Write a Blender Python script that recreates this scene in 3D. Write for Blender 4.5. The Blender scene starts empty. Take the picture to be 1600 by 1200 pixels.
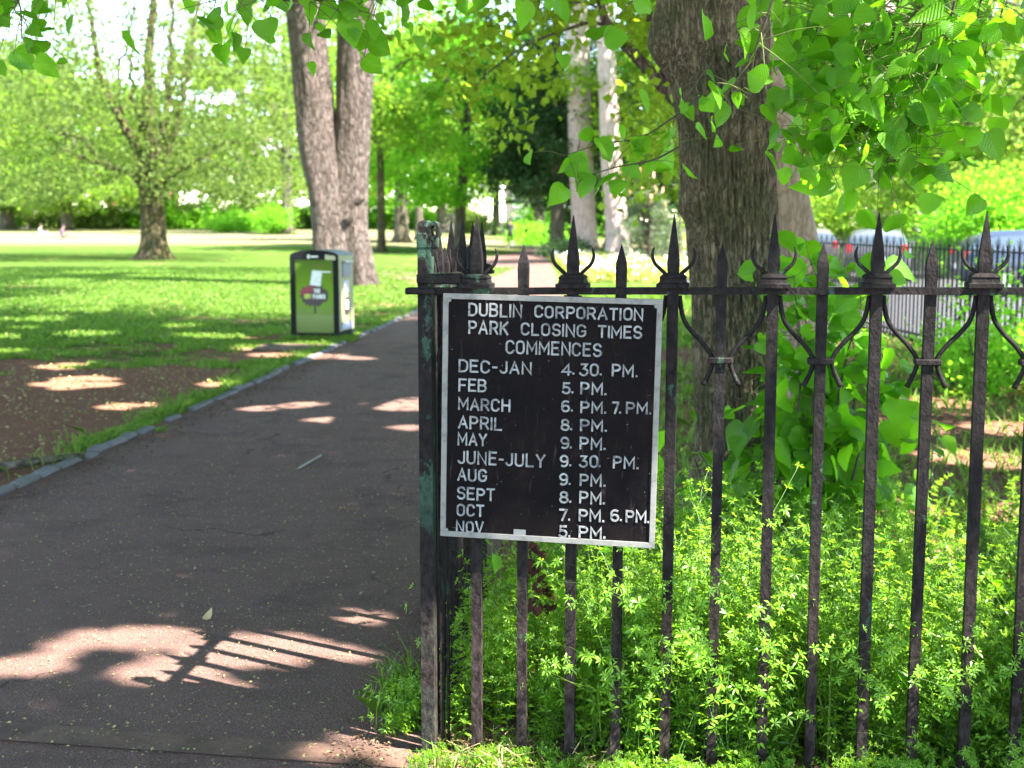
import bpy, math, random
import numpy as np
from mathutils import Vector, noise as mnoise

# ------------------------------------------------------------------ camera, sky, sun, exposure
scene = bpy.context.scene
COL = scene.collection
R = math.radians
F = 2000.0                      # focal length in pixels of the 1600 px wide photograph
EYE = 1.55
PITCH = math.atan(252 / F)

cam_d = bpy.data.cameras.new("camera")
cam = bpy.data.objects.new("camera", cam_d)
COL.objects.link(cam)
cam.location = (0, 0, EYE)
cam.rotation_euler = (math.pi / 2 - PITCH, 0, 0)
cam_d.sensor_width = 36
cam_d.lens = 36 * F / 1600
cam_d.clip_start = 0.05
cam_d.clip_end = 3000
cam_d.dof.use_dof = True
cam_d.dof.focus_distance = 3.75
cam_d.dof.aperture_fstop = 4.2
scene.camera = cam

SUN_EL = R(52)
SUN_FROM = np.array([0.86, -0.51, 0.0])          # horizontal direction the light comes from
SUN_FROM /= np.linalg.norm(SUN_FROM)
TO_SUN = np.array([SUN_FROM[0] * math.cos(SUN_EL), SUN_FROM[1] * math.cos(SUN_EL), math.sin(SUN_EL)])
sun_d = bpy.data.lights.new("sun", 'SUN')
sun_d.energy = 4.4
sun_d.angle = R(0.53)
sun_d.color = (1.0, 0.95, 0.87)
sun = bpy.data.objects.new("sun", sun_d)
COL.objects.link(sun)
sun.rotation_euler = Vector(TO_SUN).to_track_quat('Z', 'Y').to_euler()

world = bpy.data.worlds.new("World")
scene.world = world
world.use_nodes = True
wn = world.node_tree
bg = wn.nodes["Background"]
skyt = wn.nodes.new("ShaderNodeTexSky")
skyt.sky_type = 'NISHITA'
skyt.sun_disc = False
skyt.sun_elevation = SUN_EL
skyt.sun_rotation = math.atan2(SUN_FROM[0], SUN_FROM[1])
skyt.air_density = 1.0
skyt.dust_density = 0.0
skyt.altitude = 3000
skyt.ozone_density = 1.0
wbal = wn.nodes.new("ShaderNodeMix"); wbal.data_type = 'RGBA'; wbal.blend_type = 'MULTIPLY'
wbal.inputs["Factor"].default_value = 1.0
wbal.inputs["B"].default_value = (1.12, 1.0, .86, 1)          # the photograph is balanced for the warm shade
wn.links.new(skyt.outputs[0], wbal.inputs["A"])
wn.links.new(wbal.outputs["Result"], bg.inputs[0])
bg.inputs[1].default_value = 0.145

scene.view_settings.view_transform = 'Standard'
scene.view_settings.look = 'None'
scene.view_settings.gamma = 1.0
scene.view_settings.exposure = 3.2
scene.render.engine = 'CYCLES'
cy = scene.cycles
cy.max_bounces = 8
cy.diffuse_bounces = 4
cy.glossy_bounces = 2
cy.transmission_bounces = 6
cy.transparent_max_bounces = 4
cy.use_denoising = True
cy.sample_clamp_indirect = 6.0
cy.caustics_reflective = False
cy.caustics_refractive = False


# ------------------------------------------------------------------ pixel helpers (photo pixels, 1600 x 1200)
def ray(x, y):
    r, u = (x - 800) / F, (600 - y) / F
    return np.array([r, math.cos(PITCH) + u * math.sin(PITCH), -math.sin(PITCH) + u * math.cos(PITCH)])


def at_y(x, y, Y):
    d = ray(x, y)
    return np.array([0, 0, EYE]) + d * (Y / d[1])


def at_z(x, y, z=0.0):
    d = ray(x, y)
    return np.array([0, 0, EYE]) + d * ((z - EYE) / d[2])


def sstep(a, b, x):
    t = np.clip((np.asarray(x, float) - a) / (b - a), 0, 1)
    return t * t * (3 - 2 * t)


def gz(X, Y):
    """height of the ground: flat near, a gentle rise on the far left of the lawn"""
    return 0.9 * sstep(45, 130, Y) * sstep(2, -14, X)


# ------------------------------------------------------------------ object helpers
def link(o, parent=None):
    COL.objects.link(o)
    if parent is not None:
        o.parent = parent
    return o


def tag(o, label=None, cat=None, group=None, kind=None):
    if label: o["label"] = label
    if cat: o["category"] = cat
    if group: o["group"] = group
    if kind: o["kind"] = kind
    return o


def empty(name, loc=(0, 0, 0), rz=0.0):
    o = bpy.data.objects.new(name, None)
    o.location = loc
    o.rotation_euler = (0, 0, rz)
    o.empty_display_size = 0.1
    return link(o)


def copy_tree(o, parent=None):
    c = o.copy()
    COL.objects.link(c)
    c.parent = parent
    for ch in list(o.children):
        copy_tree(ch, c)
    return c


class MB:
    """collects pieces of geometry; build() links them as ONE mesh object"""
    def __init__(s):
        s.v, s.f, s.m, s.n = [], [], [], 0

    def add(s, verts, faces, mi=0):
        verts = np.asarray(verts, float)
        b = s.n
        s.v.append(verts)
        for f in faces:
            s.f.append([i + b for i in f])
            s.m.append(mi)
        s.n += len(verts)
        return s

    def box(s, c, size, rz=0.0, mi=0, taper=1.0, bev=0.0):
        hx, hy, hz = np.array(size) / 2
        if bev > 0:
            b = min(bev, hx * .9, hy * .9, hz * .9)
            ring = lambda x, y, z: [(-x, -y, z), (x, -y, z), (x, y, z), (-x, y, z)]
            oct_ = lambda x, y, z: [(-x + b, -y, z), (x - b, -y, z), (x, -y + b, z), (x, y - b, z), (x - b, y, z), (-x + b, y, z), (-x, y - b, z), (-x, -y + b, z)]
            P = ([(px * .999, py * .999, -hz) for px, py, _ in oct_(hx - b, hy - b, 0)] + oct_(hx, hy, -hz + b) + oct_(hx, hy, hz - b)
                 + [(px, py, hz) for px, py, _ in oct_(hx - b, hy - b, 0)])
            fs = [tuple(range(7, -1, -1)), tuple(range(24, 32))]
            for k in range(3):
                for i in range(8):
                    j = (i + 1) % 8
                    fs.append((k * 8 + i, k * 8 + j, k * 8 + 8 + j, k * 8 + 8 + i))
        else:
            P = [(-hx, -hy, -hz), (hx, -hy, -hz), (hx, hy, -hz), (-hx, hy, -hz),
                 (-hx * taper, -hy * taper, hz), (hx * taper, -hy * taper, hz), (hx * taper, hy * taper, hz), (-hx * taper, hy * taper, hz)]
            fs = [(3, 2, 1, 0), (4, 5, 6, 7), (0, 1, 5, 4), (1, 2, 6, 5), (2, 3, 7, 6), (3, 0, 4, 7)]
        P = np.array(P, float)
        cz, sz = math.cos(rz), math.sin(rz)
        P = np.column_stack([P[:, 0] * cz - P[:, 1] * sz, P[:, 0] * sz + P[:, 1] * cz, P[:, 2]]) + np.array(c)
        return s.add(P, fs, mi)

    def tube(s, path, rad, seg=8, mi=0, cap=True, square=False, phase=0.0):
        v, f = tube_geo(path, rad, seg, cap, phase)
        return s.add(v, f, mi)

    def sq(s, prof, loc=(0, 0, 0), rz=0.0, mi=0, n=4):
        """lathe with n sides: prof = [(half width, z)]"""
        k = math.sqrt(2) if n == 4 else 1.0
        a = np.arange(n) / n * 2 * math.pi + (math.pi / 4 if n == 4 else 0) + rz
        V = np.concatenate([np.column_stack([np.cos(a) * w * k, np.sin(a) * w * k, np.full(n, z)]) for w, z in prof]) + np.array(loc)
        fs = [tuple(range(n - 1, -1, -1)), tuple((len(prof) - 1) * n + i for i in range(n))]
        for r in range(len(prof) - 1):
            for i in range(n):
                j = (i + 1) % n
                fs.append((r * n + i, r * n + j, r * n + n + j, r * n + n + i))
        return s.add(V, fs, mi)

    def build(s, name, mats, parent=None, smooth=False, bevel=0.0, local=None):
        me = bpy.data.meshes.new(name)
        V = np.concatenate(s.v) if s.v else np.zeros((0, 3))
        if local is not None:
            V = V - np.array(local)
        me.from_pydata(V.tolist(), [], s.f)
        mats = mats if isinstance(mats, (list, tuple)) else [mats]
        for m in mats: me.materials.append(m)
        me.polygons.foreach_set("material_index", s.m)
        if smooth: me.polygons.foreach_set("use_smooth", [True] * len(s.f))
        me.update()
        o = link(bpy.data.objects.new(name, me), parent)
        if bevel:
            b = o.modifiers.new("bevel", 'BEVEL'); b.width = bevel; b.segments = 2; b.limit_method = 'ANGLE'
        return o


def tube_geo(path, rad, seg=8, cap=True, phase=0.0):
    P = np.asarray(path, float)
    n = len(P)
    rad = np.atleast_1d(np.asarray(rad, float))
    rad = np.interp(np.linspace(0, 1, n), np.linspace(0, 1, len(rad)), rad) if len(rad) > 1 else np.full(n, rad[0])
    T = np.gradient(P, axis=0)
    T /= np.linalg.norm(T, axis=1)[:, None] + 1e-12
    up = np.array([0, 1, 0.]) if abs(T[0][2]) > .8 else np.array([0, 0, 1.])
    A = np.cross(up, T[0]); A /= np.linalg.norm(A)
    th = np.arange(seg) / seg * 2 * math.pi + phase
    V = np.zeros((n, seg, 3))
    for i in range(n):
        A = A - T[i] * np.dot(A, T[i]); A /= np.linalg.norm(A) + 1e-12
        B = np.cross(T[i], A)
        V[i] = P[i] + rad[i] * (np.cos(th)[:, None] * A + np.sin(th)[:, None] * B)
    f = []
    for i in range(n - 1):
        for j in range(seg):
            k = (j + 1) % seg
            f.append((i * seg + j, i * seg + k, (i + 1) * seg + k, (i + 1) * seg + j))
    if cap:
        f.append(tuple(range(seg - 1, -1, -1)))
        f.append(tuple((n - 1) * seg + j for j in range(seg)))
    return V.reshape(-1, 3), f


def spline(pts, n):
    """Catmull-Rom through pts"""
    P = np.asarray(pts, float)
    P = np.vstack([2 * P[0] - P[1], P, 2 * P[-1] - P[-2]])
    out = []
    m = len(P) - 3
    for t in np.linspace(0, m - 1e-6, n):
        i = int(t); u = t - i
        a, b, c, d = P[i], P[i + 1], P[i + 2], P[i + 3]
        out.append(.5 * (2 * b + (c - a) * u + (2 * a - 5 * b + 4 * c - d) * u * u + (3 * b - a - 3 * c + d) * u ** 3))
    return np.array(out)


def big_mesh(name, V, nper, mat, parent=None, uv=None, mi=None):
    """many separate faces of nper corners each, from numpy; V has shape (count * nper, 3)"""
    V = np.asarray(V, np.float32).reshape(-1, 3)
    nf = len(V) // nper
    me = bpy.data.meshes.new(name)
    me.vertices.add(len(V)); me.vertices.foreach_set("co", V.ravel())
    me.loops.add(len(V)); me.loops.foreach_set("vertex_index", np.arange(len(V), dtype=np.int32))
    me.polygons.add(nf); me.polygons.foreach_set("loop_start", np.arange(0, len(V), nper, dtype=np.int32))
    for m in (mat if isinstance(mat, (list, tuple)) else [mat]): me.materials.append(m)
    if mi is not None: me.polygons.foreach_set("material_index", np.asarray(mi, np.int32))
    if uv is not None:
        l = me.uv_layers.new(name="UVMap"); l.data.foreach_set("uv", np.asarray(uv, np.float32).ravel())
    me.update(); me.validate()
    return link(bpy.data.objects.new(name, me), parent)


def indexed_mesh(name, V, Fq, mat, parent=None, uvv=None, smooth=True):
    """quads given as an index array (n,4) into V; uvv per vertex"""
    V = np.asarray(V, np.float32); Fq = np.asarray(Fq, np.int32)
    me = bpy.data.meshes.new(name)
    me.vertices.add(len(V)); me.vertices.foreach_set("co", V.ravel())
    me.loops.add(Fq.size); me.loops.foreach_set("vertex_index", Fq.ravel())
    me.polygons.add(len(Fq)); me.polygons.foreach_set("loop_start", np.arange(0, Fq.size, Fq.shape[1], dtype=np.int32))
    if smooth: me.polygons.foreach_set("use_smooth", np.ones(len(Fq), bool))
    for m in (mat if isinstance(mat, (list, tuple)) else [mat]): me.materials.append(m)
    if uvv is not None:
        l = me.uv_layers.new(name="UVMap"); l.data.foreach_set("uv", np.asarray(uvv, np.float32)[Fq.ravel()].ravel())
    me.update(); me.validate()
    return link(bpy.data.objects.new(name, me), parent)


# ------------------------------------------------------------------ materials
class NT:
    def __init__(s, name):
        s.mat = bpy.data.materials.new(name); s.mat.use_nodes = True
        s.t = s.mat.node_tree; s.t.nodes.clear()
        s.out = s.t.nodes.new("ShaderNodeOutputMaterial")

    def n(s, typ, props=None, **ins):
        nd = s.t.nodes.new("ShaderNode" + typ)
        for k, v in (props or {}).items(): setattr(nd, k, v)
        for k, v in ins.items():
            k = k.replace("_", " ")
            key = int(k[1:]) if k[0] == "i" and k[1:].isdigit() else k
            s.set(nd.inputs[key], v)
        return nd

    def set(s, sock, v):
        if isinstance(v, bpy.types.NodeSocket): s.t.links.new(v, sock)
        elif isinstance(v, bpy.types.Node): s.t.links.new(v.outputs[0], sock)
        else:
            if sock.type == 'RGBA' and len(v) == 3: v = (*v, 1)
            sock.default_value = v

    def coord(s, kind="Object"):
        return s.n("TexCoord").outputs[kind]

    def map(s, vec, scale=(1, 1, 1), rot=(0, 0, 0)):
        return s.n("Mapping", Vector=vec, Scale=scale, Rotation=rot).outputs[0]

    def noise(s, vec, scale, detail=4, rough=.55, dist=0.0):
        return s.n("TexNoise", Vector=vec, Scale=scale, Detail=detail, Roughness=rough, Distortion=dist).outputs["Fac"]

    def ramp(s, fac, stops):
        nd = s.n("ValToRGB", Fac=fac); e = nd.color_ramp.elements
        while len(e) < len(stops): e.new(.5)
        for k, (p, c) in enumerate(stops):
            e[k].position = p
            e[k].color = (c, c, c, 1) if isinstance(c, (int, float)) else (*c, 1)
        return nd.outputs[0]

    def mix(s, fac, a, b, mode='MIX'):
        nd = s.t.nodes.new("ShaderNodeMix"); nd.data_type = 'RGBA'; nd.blend_type = mode
        s.set(nd.inputs["Factor"], fac); s.set(nd.inputs["A"], a); s.set(nd.inputs["B"], b)
        return nd.outputs["Result"]

    def math(s, op, a, b=0.0, c=0.0):
        nd = s.t.nodes.new("ShaderNodeMath"); nd.operation = op
        s.set(nd.inputs[0], a); s.set(nd.inputs[1], b); s.set(nd.inputs[2], c)
        return nd.outputs[0]

    def bump(s, h, strength=.5, dist=.01):
        return s.n("Bump", Height=h, Strength=strength, Distance=dist).outputs[0]

    def done(s, color, rough=.7, normal=None, metal=0.0, spec=.4):
        b = s.n("BsdfPrincipled", Base_Color=color, Roughness=rough, Metallic=metal)
        b.inputs["Specular IOR Level"].default_value = spec
        if normal is not None: s.set(b.inputs["Normal"], normal)
        s.t.links.new(b.outputs[0], s.out.inputs[0])
        return s.mat


def plain(name, c, rough=.6, metal=0.0, var=.12, scale=20, spec=.4):
    k = NT(name)
    no = k.noise(k.coord(), scale, 4)
    lo = tuple(x * (1 - var) for x in c); hi = tuple(min(1, x * (1 + var)) for x in c)
    return k.done(k.ramp(no, [(.3, lo), (.7, hi)]), rough, None, metal, spec)


def leaf_mat(name, c1, c2, tr, trans=.5, rough=.45, veins=False, spec=.35):
    k = NT(name)
    rnd = k.n("NewGeometry").outputs["Random Per Island"]
    col = k.mix(rnd, c1, c2)
    tcol = k.mix(rnd, tuple(x * .8 for x in tr), tuple(min(1, x * 1.15) for x in tr))
    nrm = None
    if veins:
        uv = k.n("SeparateXYZ", Vector=k.coord("UV"))
        au = k.math('ABSOLUTE', k.math('SUBTRACT', uv.outputs[0], .5))
        sv = k.math('FRACT', k.math('MULTIPLY', k.math('SUBTRACT', uv.outputs[1], k.math('MULTIPLY', au, 1.0)), 7.5))
        side = k.math('PINGPONG', sv, .5)
        vein = k.math('MAXIMUM', k.ramp(side, [(0, 1.0), (.09, 0.0)]), k.ramp(au, [(0, 1.0), (.022, 0.0)]))
        col = k.mix(k.math('MULTIPLY', vein, .45), col, tuple(min(1, x * 1.9) for x in c2))
        tcol = k.mix(k.math('MULTIPLY', vein, .4), tcol, tuple(x * .45 for x in tr))
        blot = k.noise(k.coord(), 30, 3)
        col = k.mix(k.ramp(blot, [(.35, 0.0), (.75, .35)]), col, tuple(x * .6 for x in c1))
        nrm = k.bump(k.math('MULTIPLY', k.ramp(side, [(0, 0.0), (.5, 1.0)]), 1.0), .55, .004)
    b = k.n("BsdfPrincipled", Base_Color=col, Roughness=rough)
    b.inputs["Specular IOR Level"].default_value = spec
    t = k.n("BsdfTranslucent", Color=tcol)
    if nrm is not None:
        k.set(b.inputs["Normal"], nrm)
    m = k.n("MixShader", Fac=trans, i1=b, i2=t)
    k.t.links.new(m.outputs[0], k.out.inputs[0])
    return k.mat


def bark_mat(name, dark, mid, light, stretch=.18, scale=14, moss=None, bump=.9, dist=.03):
    k = NT(name)
    c = k.coord()
    m = k.map(c, (1, 1, stretch))
    wob = k.noise(m, scale * .5, 3)
    v = k.n("TexVoronoi", {"feature": 'DISTANCE_TO_EDGE'}, Vector=k.n("VectorMath", {"operation": 'ADD'}, i0=m, i1=k.n("VectorMath", {"operation": 'SCALE'}, i0=k.n("TexNoise", Vector=m, Scale=scale * .7, Detail=3.0).outputs["Color"], Scale=.12).outputs[0]).outputs[0], Scale=scale).outputs["Distance"]
    n2 = k.noise(m, scale * 3, 5, .65)
    h = k.math('ADD', k.ramp(v, [(0, 0.0), (.22, 1.0)]), k.math('MULTIPLY', n2, .6))
    col = k.ramp(h, [(.12, dark), (.5, mid), (1.0, light)])
    big = k.noise(c, 1.3, 4)
    col = k.mix(k.ramp(big, [(.35, 0.0), (.7, .5)]), col, mid)
    if moss:
        mo = k.noise(c, 3.0, 5, .6)
        col = k.mix(k.ramp(mo, [(.45, 0.0), (.62, .65)]), col, moss)
    return k.done(col, .9, k.bump(h, bump, dist), 0, .15)


MATS = {}
k = NT("asphalt")
c = k.coord()
fine = k.noise(c, 190, 4, .75); vor = k.n("TexVoronoi", Vector=c, Scale=120.0)
big = k.noise(c, .7, 5, .6); mid = k.noise(c, 6, 4)
col = k.ramp(fine, [(.32, (0.0425, 0.0241, 0.0190)), (.52, (0.1491, 0.0889, 0.0743)), (.70, (0.4128, 0.2584, 0.2153))])
col = k.mix(k.ramp(vor.outputs["Color"], [(.55, 0.0), (.95, .45)]), col, (0.2397, 0.1683, 0.1494))
col = k.mix(k.ramp(big, [(.3, 0.0), (.75, .55)]), col, (0.1398, 0.0818, 0.0646))
col = k.mix(k.ramp(mid, [(.45, 0.0), (.8, .3)]), col, (0.0692, 0.0457, 0.0419))
crk = k.n("TexVoronoi", {"feature": 'DISTANCE_TO_EDGE'}, Vector=k.n("VectorMath", {"operation": 'ADD'}, i0=c, i1=k.n("VectorMath", {"operation": 'SCALE'}, i0=k.n("TexNoise", Vector=c, Scale=2.5, Detail=5.0).outputs["Color"], Scale=.55).outputs[0]).outputs[0], Scale=.55).outputs["Distance"]
col = k.mix(k.math('MULTIPLY', k.ramp(crk, [(0, 1.0), (.006, 0.0)]), k.ramp(k.noise(c, .9, 3), [(.5, 0.0), (.6, .8)])), col, (0.0267, 0.0180, 0.0155))
stn = k.noise(c, 1.9, 6, .7)
col = k.mix(k.ramp(stn, [(.52, 0.0), (.68, .5)]), col, (0.0533, 0.0348, 0.0324))
MATS["asphalt"] = k.done(col, .82, k.bump(k.math('ADD', fine, k.math('MULTIPLY', vor.outputs["Distance"], .8)), .9, .006), 0, .05)

k = NT("road_asphalt")
c = k.coord()
MATS["road"] = k.done(k.ramp(k.noise(c, 60, 5, .7), [(.3, (.045, .042, .045)), (.7, (.085, .08, .085))]), .8, None, 0, .3)

k = NT("lawn")
c = k.coord()
sep = k.n("SeparateXYZ", Vector=c)
# worn earth beside the path: distance left of the kerb line
dk = k.math('SUBTRACT', k.math('MULTIPLY_ADD', sep.outputs[1], .083, -3.5), sep.outputs[0])
n1 = k.noise(c, .55, 6, .6); n2 = k.noise(c, 5, 5, .65); n3 = k.noise(c, 70, 3, .7)
near = k.ramp(sep.outputs[1], [(0.0, 0.0), (1.0, 1.0)])
wear = k.math('ADD', k.math('MULTIPLY', k.ramp(k.math('MULTIPLY', dk, .2), [(0, .62), (.65, .50), (1, .12)]), k.ramp(k.math('MULTIPLY', sep.outputs[1], .05), [(.56, 1.0), (.80, .36), (1.0, .18)])), k.math('MULTIPLY_ADD', n1, 1.0, -.46))
wear = k.math('ADD', wear, k.math('MULTIPLY_ADD', n2, .5, -.25))
green = k.ramp(n2, [(.3, (.040, .084, .014)), (.7, (.092, .145, .030))])
earth = k.mix(k.ramp(n3, [(.35, 0.0), (.7, 1.0)]), k.ramp(n2, [(.3, (0.0949, 0.0440, 0.0285)), (.7, (0.1896, 0.0942, 0.0627))]), (0.3012, 0.1672, 0.1129))
dirtf = k.ramp(wear, [(.16, 0.0), (.30, 1.0)])
dry = k.math('MULTIPLY', k.ramp(k.math('MULTIPLY', k.math('ADD', sep.outputs[1], k.math('MULTIPLY', n1, 6.0)), .005), [(.375, 0.0), (.42, 1.0), (.60, .8), (.75, 0.0)]), .85)  # far lawn band: dry straw tone that also paints in its full sun
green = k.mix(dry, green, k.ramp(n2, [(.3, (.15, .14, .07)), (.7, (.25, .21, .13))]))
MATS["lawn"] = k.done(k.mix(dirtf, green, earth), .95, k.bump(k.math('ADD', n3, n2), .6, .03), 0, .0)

k = NT("granite_sett")
c = k.coord()
MATS["sett"] = k.done(k.mix(k.ramp(k.noise(c, 3, 4), [(.4, 0.0), (.7, .5)]), k.ramp(k.noise(c, 90, 4, .7), [(.3, (.085, .08, .082)), (.7, (.20, .185, .18))]), (.09, .08, .055)), .85, k.bump(k.noise(c, 40, 4), .5, .01), 0, .2)
k = NT("threshold_stone")
c = k.coord()
MATS["threshold"] = k.done(k.mix(k.ramp(k.noise(c, 5, 6, .7), [(.42, 0.0), (.6, .9)]), k.ramp(k.noise(c, 110, 4, .7), [(.3, (0.0872, 0.0500, 0.0357)), (.7, (0.1836, 0.1102, 0.0821))]), (0.0780, 0.0455, 0.0343)), .9, k.bump(k.noise(c, 60, 4), .5, .006), 0, .2)

# black painted iron: pitted, with rust where the paint has worn, lighter low down to paint in sunlight, and green old coats showing through
def iron_mat(name, green=.35, seed=0.0, rust=.5, gz_=None):
    k = NT(name)
    c0 = k.coord()
    low = k.ramp(k.n('SeparateXYZ', Vector=c0).outputs[2], [(.20, 1.0), (.72, .06)])  # lower bars browner: rust together with the pinkish sun put into the colour
    c = k.map(c0, (1, 1, .6))
    oi = k.n("VectorMath", {"operation": 'SCALE'}, i0=k.n("ObjectInfo").outputs["Location"], Scale=7.3).outputs[0]
    cc = k.n("VectorMath", {"operation": 'ADD'}, i0=k.n("VectorMath", {"operation": 'ADD'}, i0=c, i1=(seed, seed * 2, seed)).outputs[0], i1=oi).outputs[0]
    pit = k.noise(cc, 55, 5, .65); pit2 = k.noise(cc, 160, 3, .6)
    bigp = k.noise(cc, 4.5, 5, .65)
    base = k.ramp(pit, [(.3, (.005, .0046, .0050)), (.68, (.020, .0170, .0165))])
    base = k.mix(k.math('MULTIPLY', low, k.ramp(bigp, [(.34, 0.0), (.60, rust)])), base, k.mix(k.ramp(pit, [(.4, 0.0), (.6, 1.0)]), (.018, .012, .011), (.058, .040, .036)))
    gp = k.noise(cc, 9, 6, .7)
    gf = k.ramp(gp, [(.66 - green * .25, 0.0), (.70 - green * .25, .85)])
    if gz_: gf = k.math('MULTIPLY', gf, k.ramp(k.n('SeparateXYZ', Vector=c0).outputs[2], gz_))
    base = k.mix(gf, base, k.ramp(pit, [(.3, (.016, .038, .025)), (.7, (.052, .098, .066))]))
    return k.done(base, k.ramp(pit, [(.3, .6), (.7, .85)]), k.bump(k.math('ADD', pit, k.math('MULTIPLY', pit2, .5)), .75, .006), 0, .06)

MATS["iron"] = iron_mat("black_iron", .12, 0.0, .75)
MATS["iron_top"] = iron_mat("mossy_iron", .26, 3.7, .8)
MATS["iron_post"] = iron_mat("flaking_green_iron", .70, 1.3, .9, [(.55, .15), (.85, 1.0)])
MATS["iron_far"] = plain("far_black_iron", (.006, .0056, .0055), .8, 0, .3)

k = NT("sign_black")
c = k.coord()
sc = k.noise(k.map(c, (1, 1, 1), (0, R(35), 0)), 1, 1)
st = k.noise(k.map(c, (70, 20, 9), (0, R(-38), 0)), 1, 5, .7)
bl = k.noise(c, 5.5, 6, .65); fl = k.noise(c, 95, 3, .6)
col = k.ramp(bl, [(.35, (.0025, .0022, .003)), (.62, (.0075, .0055, .0055)), (.78, (.026, .017, .014))])
col = k.mix(k.ramp(st, [(.60, 0.0), (.72, .55)]), col, (.075, .055, .048))
col = k.mix(k.ramp(fl, [(.71, 0.0), (.75, .75)]), col, (.30, .30, .29))
MATS["sign_black"] = k.done(col, k.ramp(bl, [(.3, .5), (.7, .8)]), k.bump(k.math('ADD', fl, st), .3, .003), 0, .05)
k = NT("worn_white_letters")
c = k.coord()
w1 = k.noise(c, 60, 5, .7); w2 = k.noise(c, 14, 4)
col = k.mix(k.ramp(k.math('ADD', w1, k.math('MULTIPLY', w2, .6)), [(.55, 0.0), (.95, .95)]), (.33, .335, .325), (.09, .09, .095))
MATS["letter"] = k.done(k.mix(k.ramp(w1, [(.58, 0.0), (.66, .85)]), col, (.035, .033, .036)), .55, None, 0, .4)
k = NT("worn_grey_frame")
c = k.coord()
MATS["sign_frame"] = k.done(k.mix(k.ramp(k.noise(c, 30, 6, .7), [(.50, 0.0), (.72, .75)]), (.17, .165, .15), (.05, .047, .045)), .6, k.bump(k.noise(c, 80, 4), .3, .003), 0, .4)

MATS["bark_lime"] = bark_mat("lime_bark", (.014, .010, .006), (.120, .092, .056), (.225, .180, .118), .15, 46, (.060, .068, .028), 1.0, .02)
MATS["bark_smooth"] = bark_mat("smooth_grey_bark", (.07, .054, .036), (.17, .130, .09), (.25, .20, .145), .3, 16, None, .5, .015)
MATS["bark_pale"] = bark_mat("pale_bark", (.022, .016, .013), (.088, .066, .056), (.155, .120, .105), .20, 15, None, 1.0, .05)
MATS["bark_pink"] = bark_mat("pinkish_bark", (.26, .165, .145), (.44, .30, .27), (.55, .415, .385), .2, 8, None, .7, .04)
MATS["bark_dark"] = bark_mat("dark_bark", (.03, .024, .018), (.085, .07, .05), (.15, .125, .10), .16, 8, (.05, .06, .02), .9, .04)
MATS["bark_moss"] = bark_mat("mossy_bark", (.015, .011, .006), (.05, .038, .02), (.10, .078, .048), .16, 7, (.055, .060, .015), .9, .05)
MATS["twig"] = plain("twig_bark", (.06, .045, .03), .8)
MATS["twig_green"] = plain("green_twig", (.10, .12, .03), .7)

MATS["lime_leaf"] = leaf_mat("lime_leaf", (0.0654, 0.1940, 0.0090), (0.1368, 0.2940, 0.0180), (0.2259, 0.6115, 0.0108), .58, .42, True)
MATS["lime_leaf_plain"] = leaf_mat("lime_leaf_high", (0.0480, 0.1260, 0.0120), (0.0960, 0.2040, 0.0200), (0.2400, 0.5040, 0.0200), .5)
MATS["leaf_yellow"] = leaf_mat("yellow_green_leaf", (.085, .150, .014), (.130, .205, .022), (.30, .46, .022), .58, .6, False, .08)
MATS["leaf_mid"] = leaf_mat("mid_green_leaf", (0.0836, 0.2168, 0.0229), (0.1596, 0.3064, 0.0343), (0.3645, 0.7776, 0.0400), .58, .6, False, .08)
MATS["leaf_pale"] = leaf_mat("pale_olive_leaf", (0.0714, 0.1270, 0.0290), (0.1370, 0.1932, 0.0581), (0.2975, 0.4195, 0.0605), .55, .6, False, .08)
MATS["leaf_olive"] = leaf_mat("olive_leaf", (0.0535, 0.0928, 0.0220), (0.1249, 0.1640, 0.0484), (0.2380, 0.3282, 0.0550), .5, .6, False, .06)
MATS["leaf_bright"] = leaf_mat("bright_lime_leaf", (0.0907, 0.1722, 0.0192), (0.1417, 0.2260, 0.0360), (0.3400, 0.5381, 0.0432), .58, .6, False, .08)
MATS["leaf_dark"] = leaf_mat("dark_conifer_leaf", (.022, .055, .019), (.045, .088, .034), (.08, .14, .035), .35, .6, False, .1)
MATS["leaf_blue"] = leaf_mat("blue_green_needles", (.10, .15, .075), (.18, .23, .12), (.20, .28, .10), .3)
MATS["cleaver"] = leaf_mat("cleavers_leaf", (0.0780, 0.1980, 0.0110), (0.2040, 0.3720, 0.0385), (0.4560, 0.7680, 0.0330), .42, .40, False, .35)
MATS["cleaver_stem"] = plain("cleavers_stem", (.055, .12, .018), .6)
MATS["grass"] = leaf_mat("grass_blade", (0.0600, 0.1271, 0.0122), (0.1380, 0.2214, 0.0274), (0.2160, 0.3973, 0.0304), .4, .6)
MATS["straw"] = leaf_mat("dry_straw", (.30, .23, .11), (.45, .36, .19), (.35, .28, .12), .2, .8)
MATS["dead_leaf"] = leaf_mat("dead_leaf", (.085, .052, .030), (.20, .125, .07), (.20, .09, .04), .2, .8)
MATS["rust_leaf"] = leaf_mat("withered_red_leaf", (.045, .012, .009), (.085, .028, .018), (.10, .03, .012), .2, .8)
MATS["seed"] = leaf_mat("fallen_bract", (.24, .22, .075), (.38, .31, .14), (.3, .3, .1), .2, .7)
MATS["candle"] = plain("pine_candle", (.46, .25, .15), .7)
MATS["flowerbed"] = leaf_mat("bedding_leaf", (.22, .27, .04), (.42, .38, .10), (.55, .6, .1), .4)
MATS["white_flower"] = plain("cream_petals", (.75, .70, .60), .7)

rng = np.random.default_rng(11)

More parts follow.
